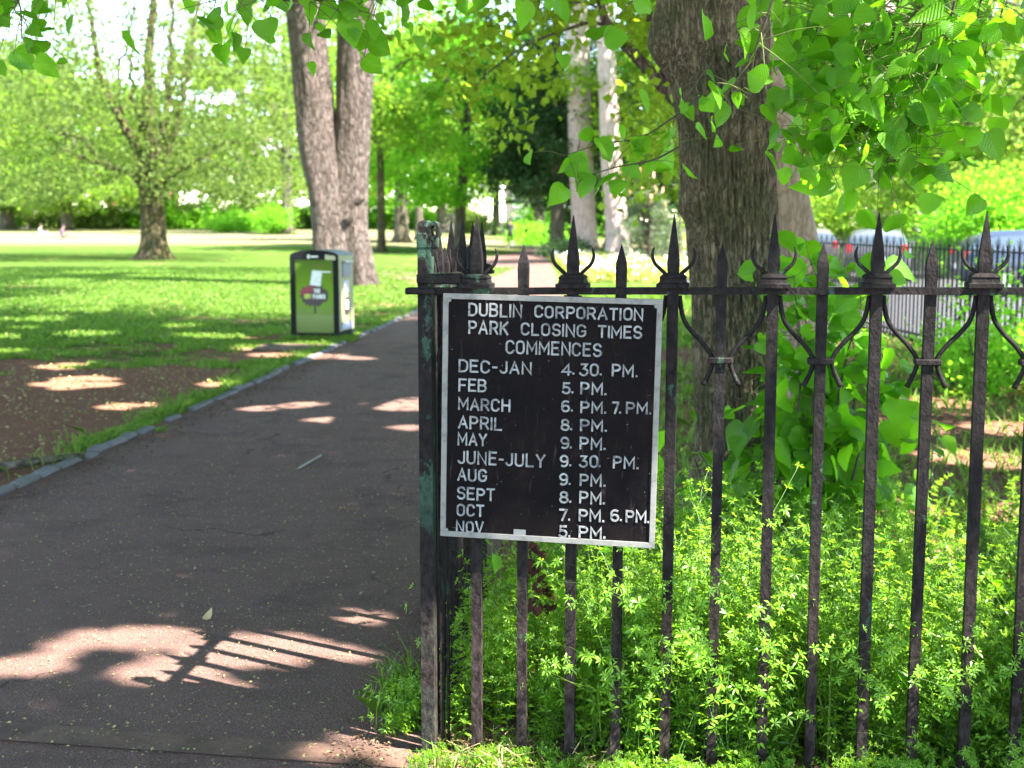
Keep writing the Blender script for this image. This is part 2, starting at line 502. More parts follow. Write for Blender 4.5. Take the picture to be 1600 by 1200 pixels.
# ------------------------------------------------------------------ sunlit places (leaves whose shadow would fall on them are not grown)
LIT = []        # (point, radius)
def lit(p, r): LIT.append((np.asarray(p, float), r))
lpr = random.Random(17)
def fleck(p, r, k=5):
    """a ragged patch of sun: several small overlapping holes"""
    for _ in range(k):
        a, q = lpr.uniform(0, 6.28), r * lpr.uniform(.1, .85)
        lit(np.asarray(p, float) + np.array([math.cos(a) * q * 1.25, math.sin(a) * q, 0]), r * lpr.uniform(.28, .55))
def litpx(x, y, r, z=0.0):
    if y > 900: lit(at_z(x, y, z), r * .60)
    else: fleck(at_z(x, y, z), r * 1.05)
for a in [(60, 1040, .10), (15, 1045, .10), (150, 1000, .12), (200, 1000, .16), (250, 1000, .18), (265, 1040, .13), (225, 1055, .1), (320, 1010, .14), (100, 1012, .07),
          (395, 1005, .11), (450, 1003, .10), (500, 1015, .11), (545, 1025, .09), (430, 1030, .09), (355, 1030, .12), (300, 1060, .08), (360, 1080, .05),
          (415, 640, .12), (445, 635, .14), (480, 632, .09), (510, 657, .10), (540, 655, .08), (640, 668, .09), (560, 1150, .05), (640, 1195, .08), (690, 1195, .1), (500, 1180, .05)]:
    litpx(*a)

P0 = at_z(670, 1178)
FA = R(9.27)
FU = np.array([math.cos(FA), -math.sin(FA), 0])        # along the front railing
FN = np.array([math.sin(FA), math.cos(FA), 0])         # away from the camera
RA = R(5.6)
FV = np.array([math.sin(RA), math.cos(RA), 0])         # along the return railing
FVN = np.array([math.cos(RA), -math.sin(RA), 0])
def fpt(s, n, z): return P0 + FU * s + FN * n + np.array([0, 0, z])

# dappled sun over the weeds and the lower bars
for s_, n_, z_, r_ in [(.60, .22, .44, .28), (.82, .22, .46, .32), (1.02, .24, .48, .32), (1.24, .26, .44, .28), (1.44, .34, .46, .20), (.95, .12, .22, .32), (.70, .14, .20, .26), (.48, .2, .30, .18), (1.18, .14, .18, .2), (.85, .55, .58, .24), (1.15, .6, .58, .22), (.5, .5, .5, .18),
                       (.30, .1, .12, .11), (.45, .0, .22, .12), (.12, .0, .15, .09), (.02, 0, .2, .09), (.62, -.02, .30, .10), (.3, -.08, .02, .14), (.55, -.1, .02, .14), (.78, .05, .26, .10), (1.7, .9, .4, .16),
                       (1.26, 0, 1.42, .06), (2.4, 2.2, .2, .2), (2.0, 2.6, .2, .25), (2.7, 3.5, .1, .3), (1.9, 3.6, .2, .2), (3.3, 4.5, .1, .3), (2.6, 5.2, .1, .3), (3.2, 6.5, .05, .35), (2.6, 8.0, .05, .35), (3.6, 9.0, .05, .4), (4.2, 7.6, .05, .3), (2.2, 6.4, .05, .25), (.7, -.05, .62, .06), (.16, 0, .35, .05)]:
    lit(fpt(s_, n_, z_), r_)
# sunlit lawn and beds further off
for x, y, r in [(330, 600, .2), (130, 592, .25), (200, 700, .12), (90, 600, .2), (290, 525, .3), (120, 523, .35), (330, 527, .3), (510, 560, .4), (430, 555, .25), (380, 480, .8), (440, 470, .8), (250, 465, 1.0), (200, 466, .8), (120, 485, .5), (60, 500, .5),
                (300, 432, 1.5), (200, 425, 1.3), (420, 430, 1.5), (60, 440, 1.2), (110, 410, 1.3), (560, 470, .6)]:
    litpx(x, y, r)
flr = random.Random(21)
for _ in range(46):
    Y_ = flr.uniform(10, 42); X_ = -3.4 + .083 * Y_ - flr.uniform(.4, .36 * Y_)
    fleck((X_, Y_, 0), flr.uniform(.12, .25) * (1 + Y_ * .03), 4)
for x in np.arange(-6, 3.0, 1.5): lit((x, 36.5, 0), 2.6)
for x in np.arange(2, 7.5, 1.5): lit((x, 39, .2), 3.4); lit((x + 1, 46, .2), 3.2)
for X in np.arange(-46, 2, 5.0): lit((X, 96 - .2 * X * 0, .5), 6.0)
for x, y, Y, r in [(1000, 140, 10, .22), (1020, 50, 9.6, .25), (1400, 60, 4.5, .12), (1340, 240, 4.2, .12), (1170, 120, 4.1, .06), (1290, 600, 6.1, .10), (1330, 480, 6.1, .10)]: lit(at_y(x, y, Y), r)
LP = np.array([p for p, r in LIT]); LR = np.array([r for p, r in LIT])


def hashnoise(P, s):
    """cheap smooth pseudo-noise in [0,1] from sums of sines"""
    x, y = P[:, 0] * s, P[:, 1] * s
    return .5 + .25 * np.sin(x * 1.7 + 1.3 * np.sin(y * 1.1 + .5)) * np.cos(y * 1.9 - .7) + .25 * np.sin(x * 3.1 - y * 2.3 + 2 * np.sin(x * .7 + y * .9))


def keep_shade(P, size=0.08):
    """False for leaves that stand between the sun and a sunlit place"""
    ok = np.ones(len(P), bool)
    jit = 1 + .35 * (hashnoise(P, 4.0) - .5)
    for i in range(len(LP)):
        d = P - LP[i]
        t = d @ TO_SUN
        q = d - t[:, None] * TO_SUN
        ok &= ~((t > .25) & ((q * q).sum(1) < ((LR[i] + size * .5) * jit) ** 2))
    return ok


# ------------------------------------------------------------------ leaves
def unit(v): return v / (np.linalg.norm(v, axis=-1, keepdims=True) + 1e-9)


def quads(P, size, rg, upb=.35, aspect=.72):
    """one kite-shaped leaf per point"""
    n = len(P)
    t = unit(rg.normal(size=(n, 3)) + np.array([0, 0, -.25]))
    nn = unit(rg.normal(size=(n, 3)) + np.array([0, 0, upb]))
    b = unit(np.cross(nn, t)); nn = np.cross(t, b)
    s = (size * rg.uniform(.65, 1.3, n))[:, None]
    V = np.stack([P - t * s * .5, P + b * s * aspect * .5 - t * s * .08 + nn * s * .08, P + t * s * .5, P - b * s * aspect * .5 - t * s * .08 + nn * s * .08], 1)
    return V.reshape(-1, 3)


_rows = np.array([0, .10, .28, .48, .68, .86, 1.04])
_w = np.array([.20, .40, .50, .455, .335, .17, .004])
_lob = np.array([.035, .05, .02, 0, 0, 0, 0])
_tu = np.array([-1, -.5, 0, .5, 1])
TU = np.repeat(_w[:, None], 5, 1) * _tu                       # across
TV = np.repeat(_rows[:, None], 5, 1) - _lob[:, None] * np.abs(_tu) ** 1.5
TF = np.array([[r * 5 + i, r * 5 + i + 1, (r + 1) * 5 + i + 1, (r + 1) * 5 + i] for r in range(6) for i in range(4)])


def heart_leaves(base, t, nrm, size, rg, fold=.25, droop=.25):
    """detailed heart-shaped leaves. returns verts, quads, uv"""
    n = len(base)
    t = unit(t); b = unit(np.cross(nrm, t)); nn = np.cross(t, b)
    fo = rg.uniform(.0, 1, n)[:, None, None] * fold; dr = rg.normal(.6, .7, n)[:, None, None] * droop
    wv = rg.uniform(0, 6.28, n)[:, None, None]
    u = TU[None]; v = TV[None]
    asym = rg.normal(0, .05, n)[:, None, None]
    h = fo * np.abs(u) * 1.2 - dr * v * v + .035 * np.sin(v * 9 + wv + u * 6) * np.abs(u) * 2 + asym * u * 2
    wid = rg.uniform(.85, 1.12, n)[:, None, None]
    V = (base[:, None, None] + size[:, None, None, None] * (u * wid)[..., None] * b[:, None, None]
         + size[:, None, None, None] * np.broadcast_to(v, h.shape)[..., None] * t[:, None, None] + size[:, None, None, None] * h[..., None] * nn[:, None, None])
    Fq = (TF[None] + (np.arange(n) * 35)[:, None, None]).reshape(-1, 4)
    uv = np.stack([np.broadcast_to(TU + .5, (n, 7, 5)), np.broadcast_to(TV, (n, 7, 5))], -1).reshape(-1, 2)
    return V.reshape(-1, 3), Fq, uv


def crown_points(rg, center, rad, ncl, per, clr, hollow=.35, zmin=None, droop=0.0):
    """leaf positions gathered in sprays inside an ellipsoid"""
    d = unit(rg.normal(size=(ncl, 3)))
    r = rg.uniform(hollow ** 3, 1, ncl) ** (1 / 3)
    r *= 1 + .22 * np.sin(d[:, 0] * 5 + center[0]) * np.cos(d[:, 2] * 4 + center[1]) + .12 * rg.normal(size=ncl)
    C = np.array(center) + d * r[:, None] * np.array(rad)
    sp = rg.normal(size=(ncl, per, 3)) * np.array([1, 1, .55]) * (clr * rg.uniform(.6, 1.4, ncl))[:, None, None]
    if droop: sp[:, :, 2] -= droop * np.abs(rg.normal(size=(ncl, per)))
    P = (C[:, None] + sp).reshape(-1, 3)
    if zmin is not None: P = P[P[:, 2] > zmin]
    return P, C


def trunk_geo(mb, path, rad, seg=14, n=24, flare=.5, mi=0, wob=.05, fh=.8):
    p = spline(path, n)
    r = np.interp(np.linspace(0, 1, n), np.linspace(0, 1, len(rad)), rad)
    z0 = p[0][2]
    r = r * (1 + flare * np.exp(-np.maximum(p[:, 2] - z0, 0) / (fh * .35)))
    V, f = tube_geo(p, r, seg, True)
    V = V.reshape(n, seg, 3)
    th = np.arange(seg) / seg * 2 * math.pi
    for i in range(n):
        k_ = 1 + wob * (np.sin(th * 3 + i * .21) + .7 * np.sin(th * 5 - i * .13 + 1)) * (1 + 2.2 * math.exp(-max(p[i][2] - z0, 0) / (fh * .4)))
        V[i] = p[i] + (V[i] - p[i]) * k_[:, None]
    mb.add(V.reshape(-1, 3), f, mi)


def limbs(mb, rg, start, targets, r0, mi=0, seg=6, sag=.12):
    for tg in targets:
        a = np.array(start(rg)) if callable(start) else np.array(start)
        m = a * .5 + tg * .5 + rg.normal(size=3) * .06 * np.linalg.norm(tg - a) + np.array([0, 0, sag * np.linalg.norm(tg - a)])
        mb.tube(spline([a, m, tg], 9), np.linspace(r0, r0 * .15, 9), seg, mi)


def tree(name, label, base, h, trunk_r, crown, mat, bark, leaf, lean=(0, 0), per=110, clr=.6, ncl=120, hollow=.3, cat="tree", group=None, zmin=None, cull=True, nlimb=14, seed=0, droop=0.0, path=None, upb=.35, flare=.45):
    """crown = list of (centre relative to base, radii) lobes"""
    rg = np.random.default_rng(1000 + seed)
    base = np.array(base, float)
    if len(base) == 2: base = np.array([base[0], base[1], gz(base[0], base[1])])
    root = empty(name, base)
    tag(root, label, cat, group)
    mb = MB()
    if path is None:
        path = [(0, 0, -.1), (lean[0] * .3, lean[1] * .3, h * .3), (lean[0] * .7, lean[1] * .7, h * .65), (lean[0], lean[1], h)]
    trunk_geo(mb, path, [trunk_r, trunk_r * .85, trunk_r * .6, trunk_r * .18], flare=flare)
    pts, cls = [], []
    tot = sum(np.prod(r) ** (2 / 3) for _, r in crown)
    for cc, rr in crown:
        k_ = max(4, int(.56 * ncl * np.prod(rr) ** (2 / 3) / tot))
        p, C_ = crown_points(rg, cc, rr, k_, int(per * 1.3), clr * .8, hollow, zmin, droop)
        pts.append(p); cls.append(C_)
    P = np.concatenate(pts); C_ = np.concatenate(cls)
    if nlimb:
        sel = C_[rg.choice(len(C_), min(nlimb, len(C_)), replace=False)]
        sp = spline(path, 20)
        def start(r_, sp=sp): return sp[int(r_.uniform(8, 16))]
        limbs(mb, rg, start, sel, trunk_r * .32)
    mb.build("trunk", bark, root, smooth=True)
    if cull: P = P[keep_shade(P + base, leaf)]
    big_mesh("crown", quads(P, leaf, rg, upb), 4, mat, root)
    return root

# ================================================================== THE SETTING
def ground_sheet():
    xs = np.concatenate([np.arange(-240, -40, 20), np.arange(-40, 40, 2.0), np.arange(40, 241, 20)])
    ys = np.concatenate([np.arange(-30, 60, 2.0), np.arange(60, 180, 6), np.arange(180, 900, 60)])
    V = []
    for y in ys:
        for x in xs:
            V.append((x, y, gz(x, y) - .0))
    nx = len(xs)
    f = [(j * nx + i, j * nx + i + 1, (j + 1) * nx + i + 1, (j + 1) * nx + i) for j in range(len(ys) - 1) for i in range(nx - 1)]
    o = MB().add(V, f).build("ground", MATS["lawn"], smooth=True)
    tag(o, kind="structure")
ground_sheet()

PATH_L = [(-3.9, -6), (-3.33, 2), (-2.9, 7.2), (-2.67, 10), (-2.25, 15), (-1.83, 20), (-1.45, 25), (-1.0, 32), (-1.3, 40), (-1.6, 50), (-1.7, 62), (-1.75, 85), (-1.8, 130)]
PATH_R = [(-.33, -6), (-.33, 2), (.03, 7.2), (.30, 10), (.75, 15), (.95, 20), (1.05, 25), (1.15, 32), (1.35, 40), (1.5, 50), (1.5, 62), (1.5, 85), (1.5, 130)]
def strip(name, L, Rr, z, mat, nx=6):
    V = []
    for (a, b), (c_, d) in zip(L, Rr):
        for i in range(nx + 1):
            t = i / nx
            V.append((a + (c_ - a) * t, b + (d - b) * t, z))
    n = nx + 1
    f = [(j * n + i, j * n + i + 1, (j + 1) * n + i + 1, (j + 1) * n + i) for j in range(len(L) - 1) for i in range(nx)]
    return tag(MB().add(V, f).build(name, mat, smooth=True), kind="structure")
strip("path", PATH_L, PATH_R, .006, MATS["asphalt"])
strip("cross_path", [(-1.1, 33.0), (-3, 35.2), (-5.2, 38.5), (-7, 42)], [(-1.35, 42.0), (-3.2, 41.0), (-4.6, 42.2), (-6, 44.5)], .003, MATS["asphalt"])

# stone strip let into the asphalt on the line of the railing
t0 = P0 - FU * .05 + FN * -.055
strip("threshold", [tuple((t0 - FU * 3.2 - FN * .075)[:2]), tuple((t0 - FN * .075)[:2])], [tuple((t0 - FU * 3.2 + FN * .055)[:2]), tuple((t0 + FN * .055)[:2])], .011, MATS["threshold"])
strip("railing_kerb", [tuple((P0 - FU * .03 - FN * .07)[:2]), tuple((P0 + FU * 4 - FN * .07)[:2])], [tuple((P0 - FU * .03 + FN * .07)[:2]), tuple((P0 + FU * 4 + FN * .07)[:2])], .009, MATS["threshold"])

kb = MB()
y = 1.5
kr = random.Random(4)
while y < 32:
    ln = kr.uniform(.2, .34)
    if kr.random() > .06:
        x = -3.5 + .083 * y - .03 + kr.uniform(-.02, .02) if y > 2 else -3.35
        kb.box((x, y + ln / 2, -.008 + kr.uniform(-.008, .010)), (.085 + kr.uniform(-.02, .015), ln - .014, .07), rz=-.083 + kr.uniform(-.06, .06), bev=.016)
    y += ln + kr.uniform(.0, .03)
tag(kb.build("kerb", MATS["sett"], smooth=False), kind="structure")
for x0, x1, y0, y1 in [(-3.15, -2.35, 15.4, 16.1)]:
    tag(MB().box(((x0 + x1) / 2, (y0 + y1) / 2, .012), (x1 - x0, y1 - y0, .05), bev=.01).build("concrete_paving", MATS["threshold"]), kind="structure")

# the street beyond the far railing
def fenceX(Y): return 6.3 - .07 * Y
strip("pavement", [(fenceX(Y) + .15, Y) for Y in (-5, 10, 25, 40, 70)], [(fenceX(Y) + 1.9, Y) for Y in (-5, 10, 25, 40, 70)], .05, MATS["road"])
strip("road", [(fenceX(Y) + 1.9, Y) for Y in (-5, 10, 25, 40, 70)], [(fenceX(Y) + 16, Y) for Y in (-5, 10, 25, 40, 70)], .006, MATS["road"], 8)

# ================================================================== FRONT RAILING
RZ = -FA
RAIL = 1.360
SL = .0085
def tall_bar_mb():
    m = MB()
    m.sq([(.0140, -.06), (.0143, .4), (.0148, RAIL - .25), (.0150, RAIL + .02), (.0150, RAIL + .045), (.0165, RAIL + .075), (.0140, RAIL + .105), (.0068, RAIL + .165), (.0012, RAIL + .207)])
    return m
def short_bar_mb():
    m = MB()
    m.sq([(.0135, -.06), (.0135, .5), (.0140, RAIL + .02), (.0148, RAIL + .062), (.0138, RAIL + .078), (.0055, RAIL + .110), (.0008, RAIL + .127)])
    return m
def collar_mb():
    return MB().sq([(.043, RAIL + .0092), (.043, RAIL + .020), (.036, RAIL + .023), (.034, RAIL + .033), (.036, RAIL + .037), (.030, RAIL + .044), (.019, RAIL + .047)])
def prong_mb(sg):
    pts = [(.014, .036), (.022, .047), (.036, .060), (.050, .074), (.057, .092), (.056, .108), (.052, .118)]
    P = spline([(sg * a, -.004, RAIL + b) for a, b in pts], 18)
    return MB().tube(P, np.interp(np.linspace(0, 1, 18), [0, .7, 1], [.0058, .0045, .0016]), 8)
def scroll_mb(sg):
    pts = [(.020, -.012), (.0225, -.045), (.032, -.080), (.055, -.112), (.082, -.140), (.102, -.166), (.1105, -.186), (.108, -.206), (.098, -.232), (.086, -.256)]
    P = spline([(sg * a, .0, RAIL + b) for a, b in pts], 40)
    return MB().tube(P, np.interp(np.linspace(0, 1, 40), [0, .1, .85, 1], [.0045, .0065, .0062, .0075]), 8)
def clamp_mb():
    return MB().box((0, 0, RAIL - .188), (.068, .044, .017), bev=.003)

railing = empty("iron_railing", P0, RZ)
tag(railing, "black spiked iron park railing with curled prongs, flaking green at top, sign hanging on it", "railing")
rl = MB()
n_ = 60
for i in range(n_):
    a, b = -.05 + 3.75 * i / n_, -.05 + 3.75 * (i + 1) / n_
kk = np.linspace(-.05, 3.7, 76)
wob = np.array([mnoise.noise(Vector((x * 9, 0, 2))) for x in kk]) * .0012
V = np.concatenate([np.column_stack([kk, np.full(76, dy), RAIL + SL * kk + dz + wob]) for dy, dz in ((-.024, -.009), (.024, -.009), (.024, .009), (-.024, .009))])
fs = [(r * 76 + i, r * 76 + i + 1, ((r + 1) % 4) * 76 + i + 1, ((r + 1) % 4) * 76 + i) for r in range(4) for i in range(75)]
fs += [(0, 76, 152, 228), (75, 303, 227, 151)]
rl.add(V, fs).build("top_rail", MATS["iron_top"], railing)

tall0 = tall_bar_mb().build("tall_bar", MATS["iron"], railing)
col0 = collar_mb().build("collar", MATS["iron_top"], tall0)
for sg in (-1, 1): prong_mb(sg).build("prong", MATS["iron_top"], tall0, smooth=True)
for sg in (-1, 1): scroll_mb(sg).build("scroll", MATS["iron"], tall0, smooth=True)
short0 = short_bar_mb().build("short_bar", MATS["iron"], railing)
clamp_mb().build("clamp", MATS["iron"], short0)
TALLS = [.1448 + .2715 * i for i in range(13)]
SHORTS = [.2765 + .2715 * i for i in range(13)]
jr = random.Random(8)
for i, s_ in enumerate(TALLS):
    o = tall0 if i == 0 else copy_tree(tall0, railing)
    o.location = (s_, 0, SL * s_)
    o.rotation_euler = (jr.uniform(-.002, .002), jr.uniform(-.003, .003), jr.uniform(-.03, .03) if i else 0)
for i, s_ in enumerate(SHORTS):
    o = short0 if i == 0 else copy_tree(short0, railing)
    o.location = (s_, 0, SL * s_)
    o.rotation_euler = (jr.uniform(-.002, .002), jr.uniform(-.003, .003), jr.uniform(-.03, .03))

# return railing at right angles, going back from the post
ret = empty("return_railing", P0, math.pi / 2 - RA)
tag(ret, "short return of dark spiked railing running back from the green post behind the sign", "railing")
MB().box((.68, 0, RAIL - .002), (1.36, .044, .016)).build("top_rail", MATS["iron_top"], ret)
for i in range(5):
    o = copy_tree(tall0, ret); o.location = (.245 + .2715 * i, 0, -.012); o.rotation_euler = (0, 0, 0)
    for ch in list(o.children):
        if ch.name.startswith("scroll") : bpy.data.objects.remove(ch)
for i in range(5):
    o = copy_tree(short0, ret); o.location = (.11 + .2715 * i, 0, -.012); o.rotation_euler = (0, 0, 0)
    for ch in list(o.children): bpy.data.objects.remove(ch)
st = MB()
st.tube([(1.36, 0, 1.0), (1.36, -.10, .55), (1.36, -.19, .02)], .017, 6)
st.build("stay", MATS["iron"], ret)

# corner post with an old gate hinge
post = empty("gate_post", P0, RZ)
tag(post, "square iron gate post with flaking green paint and a round hinge eye on top", "post")
MB().sq([(.0205, -.08), (.0205, .02), (.0200, .08), (.0195, RAIL + .03), (.0190, RAIL + .12), (.0210, RAIL + .121), (.0210, RAIL + .160), (.0190, RAIL + .162), (.0190, RAIL + .180), (.0165, RAIL + .192), (.008, RAIL + .197)], (.003, 0, 0)).build("shaft", MATS["iron_post"], post, bevel=.002)
MB().box((.048, -.006, RAIL + .035), (.128, .060, .030), bev=.004).build("strap", MATS["iron_post"], post)
MB().box((-.005, -.034, RAIL + .001), (.085, .016, .016), bev=.003).build("flat_bar", MATS["iron_top"], post)
ey = MB()
n_ = 20
th = np.arange(n_) / n_ * 2 * math.pi
ring = lambda r, yy: np.column_stack([.030 + r * .62 * np.cos(th), np.full(n_, yy), RAIL + .168 + r * np.sin(th)])
V = np.concatenate([ring(.026, -.022), ring(.015, -.022), ring(.015, .022), ring(.026, .022)])
fs = [(r * n_ + i, r * n_ + (i + 1) % n_, ((r + 1) % 4) * n_ + (i + 1) % n_, ((r + 1) % 4) * n_ + i) for r in range(4) for i in range(n_)]
ey.add(V, fs)
ey.box((.033, -.004, RAIL + .135), (.016, .036, .036), bev=.005)
ey.build("hinge_eye", MATS["iron_post"], post, smooth=False)
# flat bars and wire ties behind the post
fb = MB()
for dx, dy, w in ((.036, .03, .010), (.050, .05, .006)):
    fb.box((dx, dy, .66), (w, .012, 1.36))
fb.tube(spline([(.045, -.01, RAIL - .02), (.055, .0, RAIL - .10), (.050, .01, RAIL - .24), (.040, .0, RAIL - .36)], 12), .0022, 5)
fb.build("lath", MATS["iron_top"], post)

# ================================================================== SIGN
sign = empty("park_sign", fpt(.358, -.036, 1.007))
sign.rotation_euler = (0, R(1.13), -FA)
tag(sign, "worn black park closing times sign with raised white capitals and grey border", "sign")
SW, SH = .605, .688
MB().box((0, 0, 0), (SW, .010, SH), bev=.002).build("board", MATS["sign_black"], sign)
fr = MB()
bw = .0155
for cx_, cz_, w_, h_ in ((0, SH / 2 - bw / 2, SW, bw), (0, -SH / 2 + bw / 2, SW, bw), (-SW / 2 + bw / 2, 0, bw, SH - 2 * bw), (SW / 2 - bw / 2, 0, bw, SH - 2 * bw)):
    fr.box((cx_, -.0062, cz_), (w_, .0064, h_))
fr.build("border", MATS["sign_frame"], sign, bevel=.001)
for bx, bz in ((-.285, .325), (.285, .325), (-.285, -.325)):
    MB().tube([(bx, -.0094, bz), (bx, -.0125, bz)], [.006, .0045], 10).build("bolt", MATS["sign_frame"], sign)
MB().box((-.085 + .01, -.0056, -SH / 2 + .020), (.034, .003, .022), rz=0).build("tape_scrap", plain("grey_tape", (.17, .17, .16), .6), sign)

def arc(cx, cy_, rx, ry, a0, a1, n=12):
    t = np.radians(np.linspace(a0, a1, n))
    return [(cx + rx * math.cos(q), cy_ + ry * math.sin(q)) for q in t]
GL = {
 'A': (.62, [[(0, 0), (.31, 1), (.62, 0)], [(.115, .33), (.505, .33)]]),
 'B': (.56, [[(.30, .53), (0, .53), (0, 0), (.30, 0)] + arc(.30, .265, .26, .265, -90, 90), [(0, .53), (0, 1), (.29, 1)] + arc(.29, .765, .23, .235, 90, -90)]),
 'C': (.56, [arc(.28, .71, .28, .29, 15, 180) + arc(.28, .29, .28, .29, 180, 345)]),
 'D': (.57, [[(0, 0), (0, 1), (.22, 1)] + arc(.22, .66, .35, .34, 90, 0) + arc(.22, .34, .35, .34, 0, -90) + [(0, 0)]]),
 'E': (.50, [[(.5, 1), (0, 1), (0, 0), (.5, 0)], [(0, .53), (.42, .53)]]),
 'F': (.50, [[(.5, 1), (0, 1), (0, 0)], [(0, .50), (.42, .50)]]),
 'G': (.58, [arc(.29, .71, .29, .29, 20, 180) + arc(.29, .29, .29, .29, 180, 360) + [(.58, .46), (.34, .46)]]),
 'H': (.58, [[(0, 0), (0, 1)], [(.58, 0), (.58, 1)], [(0, .52), (.58, .52)]]),
 'I': (.0, [[(0, 0), (0, 1)]]),
 'J': (.44, [[(.44, 1), (.44, .25)] + arc(.22, .25, .22, .25, 0, -165)]),
 'K': (.56, [[(0, 0), (0, 1)], [(.54, 1), (0, .42)], [(.17, .60), (.56, 0)]]),
 'L': (.48, [[(0, 1), (0, 0), (.48, 0)]]),
 'M': (.70, [[(0, 0), (0, 1), (.35, .30), (.70, 1), (.70, 0)]]),
 'N': (.58, [[(0, 0), (0, 1), (.58, 0), (.58, 1)]]),
 'O': (.56, [arc(.28, .71, .28, .29, 0, 180) + arc(.28, .29, .28, .29, 180, 360) + [(.56, .71)]]),
 'P': (.54, [[(0, 0), (0, 1), (.28, 1)] + arc(.28, .73, .26, .27, 90, -90) + [(0, .46)]]),
 'R': (.56, [[(0, 0), (0, 1), (.28, 1)] + arc(.28, .73, .26, .27, 90, -90) + [(0, .46)], [(.30, .46), (.56, 0)]]),
 'S': (.54, [arc(.27, .745, .26, .255, 15, 250, 16) + arc(.27, .255, .27, .255, 70, -165, 16)]),
 'T': (.54, [[(0, 1), (.54, 1)], [(.27, 1), (.27, 0)]]),
 'U': (.56, [[(0, 1), (0, .28)] + arc(.28, .28, .28, .28, 180, 360) + [(.56, 1)]]),
 'V': (.60, [[(0, 1), (.30, 0), (.60, 1)]]),
 'Y': (.58, [[(0, 1), (.29, .48), (.58, 1)], [(.29, .48), (.29, 0)]]),
 '0': (.54, [arc(.27, .71, .27, .29, 0, 180) + arc(.27, .29, .27, .29, 180, 360) + [(.54, .71)]]),
 '3': (.52, [[(.04, 1), (.47, 1), (.22, .60)] + arc(.22, .30, .30, .30, 85, -155, 18)]),
 '4': (.56, [[(.42, 0), (.42, 1), (0, .28), (.58, .28)]]),
 '5': (.52, [[(.48, 1), (.08, 1), (.05, .53)] + arc(.24, .31, .28, .31, 125, -150, 18)]),
 '6': (.54, [arc(.29, .66, .29, .34, 55, 180) + arc(.27, .29, .27, .29, 180, 540, 26)]),
 '7': (.54, [[(0, 1), (.54, 1), (.20, 0)]]),
 '8': (.54, [arc(.27, .76, .23, .24, -90, 270, 22), arc(.27, .265, .27, .265, 90, 450, 24)]),
 '9': (.54, [[(.54 - a, 1 - b) for a, b in arc(.29, .66, .29, .34, 55, 180) + arc(.27, .29, .27, .29, 180, 540, 26)]]),
 '.': (.0, [[(-.02, .06), (.02, .06)]]),
 '-': (.26, [[(0, .47), (.26, .47)]]),
}
def ribbon(mb, pts, w, y0, y1, mi=0):
    """flat raised stroke of width w along pts (x, z)"""
    P = [np.array(pts[0], float)]
    for p in pts[1:]:
        if np.linalg.norm(np.array(p) - P[-1]) > w * .12: P.append(np.array(p, float))
    P = np.array(P)
    closed = np.linalg.norm(P[0] - P[-1]) < w * .3 and len(P) > 4
    if closed: P = P[:-1]
    n = len(P)
    if not closed:
        d0 = unit(P[0] - P[1]); d1 = unit(P[-1] - P[-2])
        P[0] = P[0] + d0 * w * .35; P[-1] = P[-1] + d1 * w * .35
    L_, R_ = [], []
    for i in range(n):
        a = unit(P[i] - P[i - 1]) if (i > 0 or closed) else None
        b = unit(P[(i + 1) % n] - P[i]) if (i < n - 1 or closed) else None
        if a is None: a = b
        if b is None: b = a
        na = np.array([-a[1], a[0]]); nb = np.array([-b[1], b[0]])
        m = na + nb; l = np.linalg.norm(m)
        m = na if l < .2 else m / l
        k_ = min(1 / max(.35, float(np.dot(m, na))), 1.9)
        L_.append(P[i] + m * w / 2 * k_); R_.append(P[i] - m * w / 2 * k_)
    b_ = .82
    def lay(q, c_, yy, s_): return [(c[0] + (a[0] - c[0]) * s_, yy, c[1] + (a[1] - c[1]) * s_) for a, c in zip(q, c_)]
    V = lay(L_, P, y0, 1) + lay(L_, P, y1, b_) + lay(R_, P, y1, b_) + lay(R_, P, y0, 1)
    fs = []
    for i in range(n if closed else n - 1):
        j = (i + 1) % n
        for r in range(3): fs.append((r * n + i, r * n + j, (r + 1) * n + j, (r + 1) * n + i))
    if not closed: fs += [(0, n, 2 * n, 3 * n), (n - 1, 4 * n - 1, 3 * n - 1, 2 * n - 1)]
    mb.add(V, fs, mi)

def text_mb(txt, x0, x1, z0, h, w, y0, y1, fit=True):
    mb = MB()
    gap = .27
    x = 0; place = []
    for i, ch in enumerate(txt):
        if ch == ' ':
            x += .42; continue
        g = GL[ch]
        place.append((ch, x)); x += g[0] + gap
    tot = x - gap
    k_ = (x1 - x0 - w) / tot if tot > .05 else h
    if not fit or tot <= .05: k_ = h * .82
    st_i = 0
    tr_ = random.Random(txt + str(round(z0, 3)))
    for ch, px in place:
        dx, dz, sc_ = tr_.uniform(-.0006, .0006), tr_.uniform(-.0007, .0007), tr_.uniform(.97, 1.03)
        for stroke in GL[ch][1]:
            st_i += 1
            pts = [(x0 + w / 2 + dx + (px + a) * k_, z0 + w / 2 + dz + b * (h - w) * sc_) for a, b in stroke]
            ribbon(mb, pts, w, y0, y1 - .00012 * (st_i % 5))
    return mb

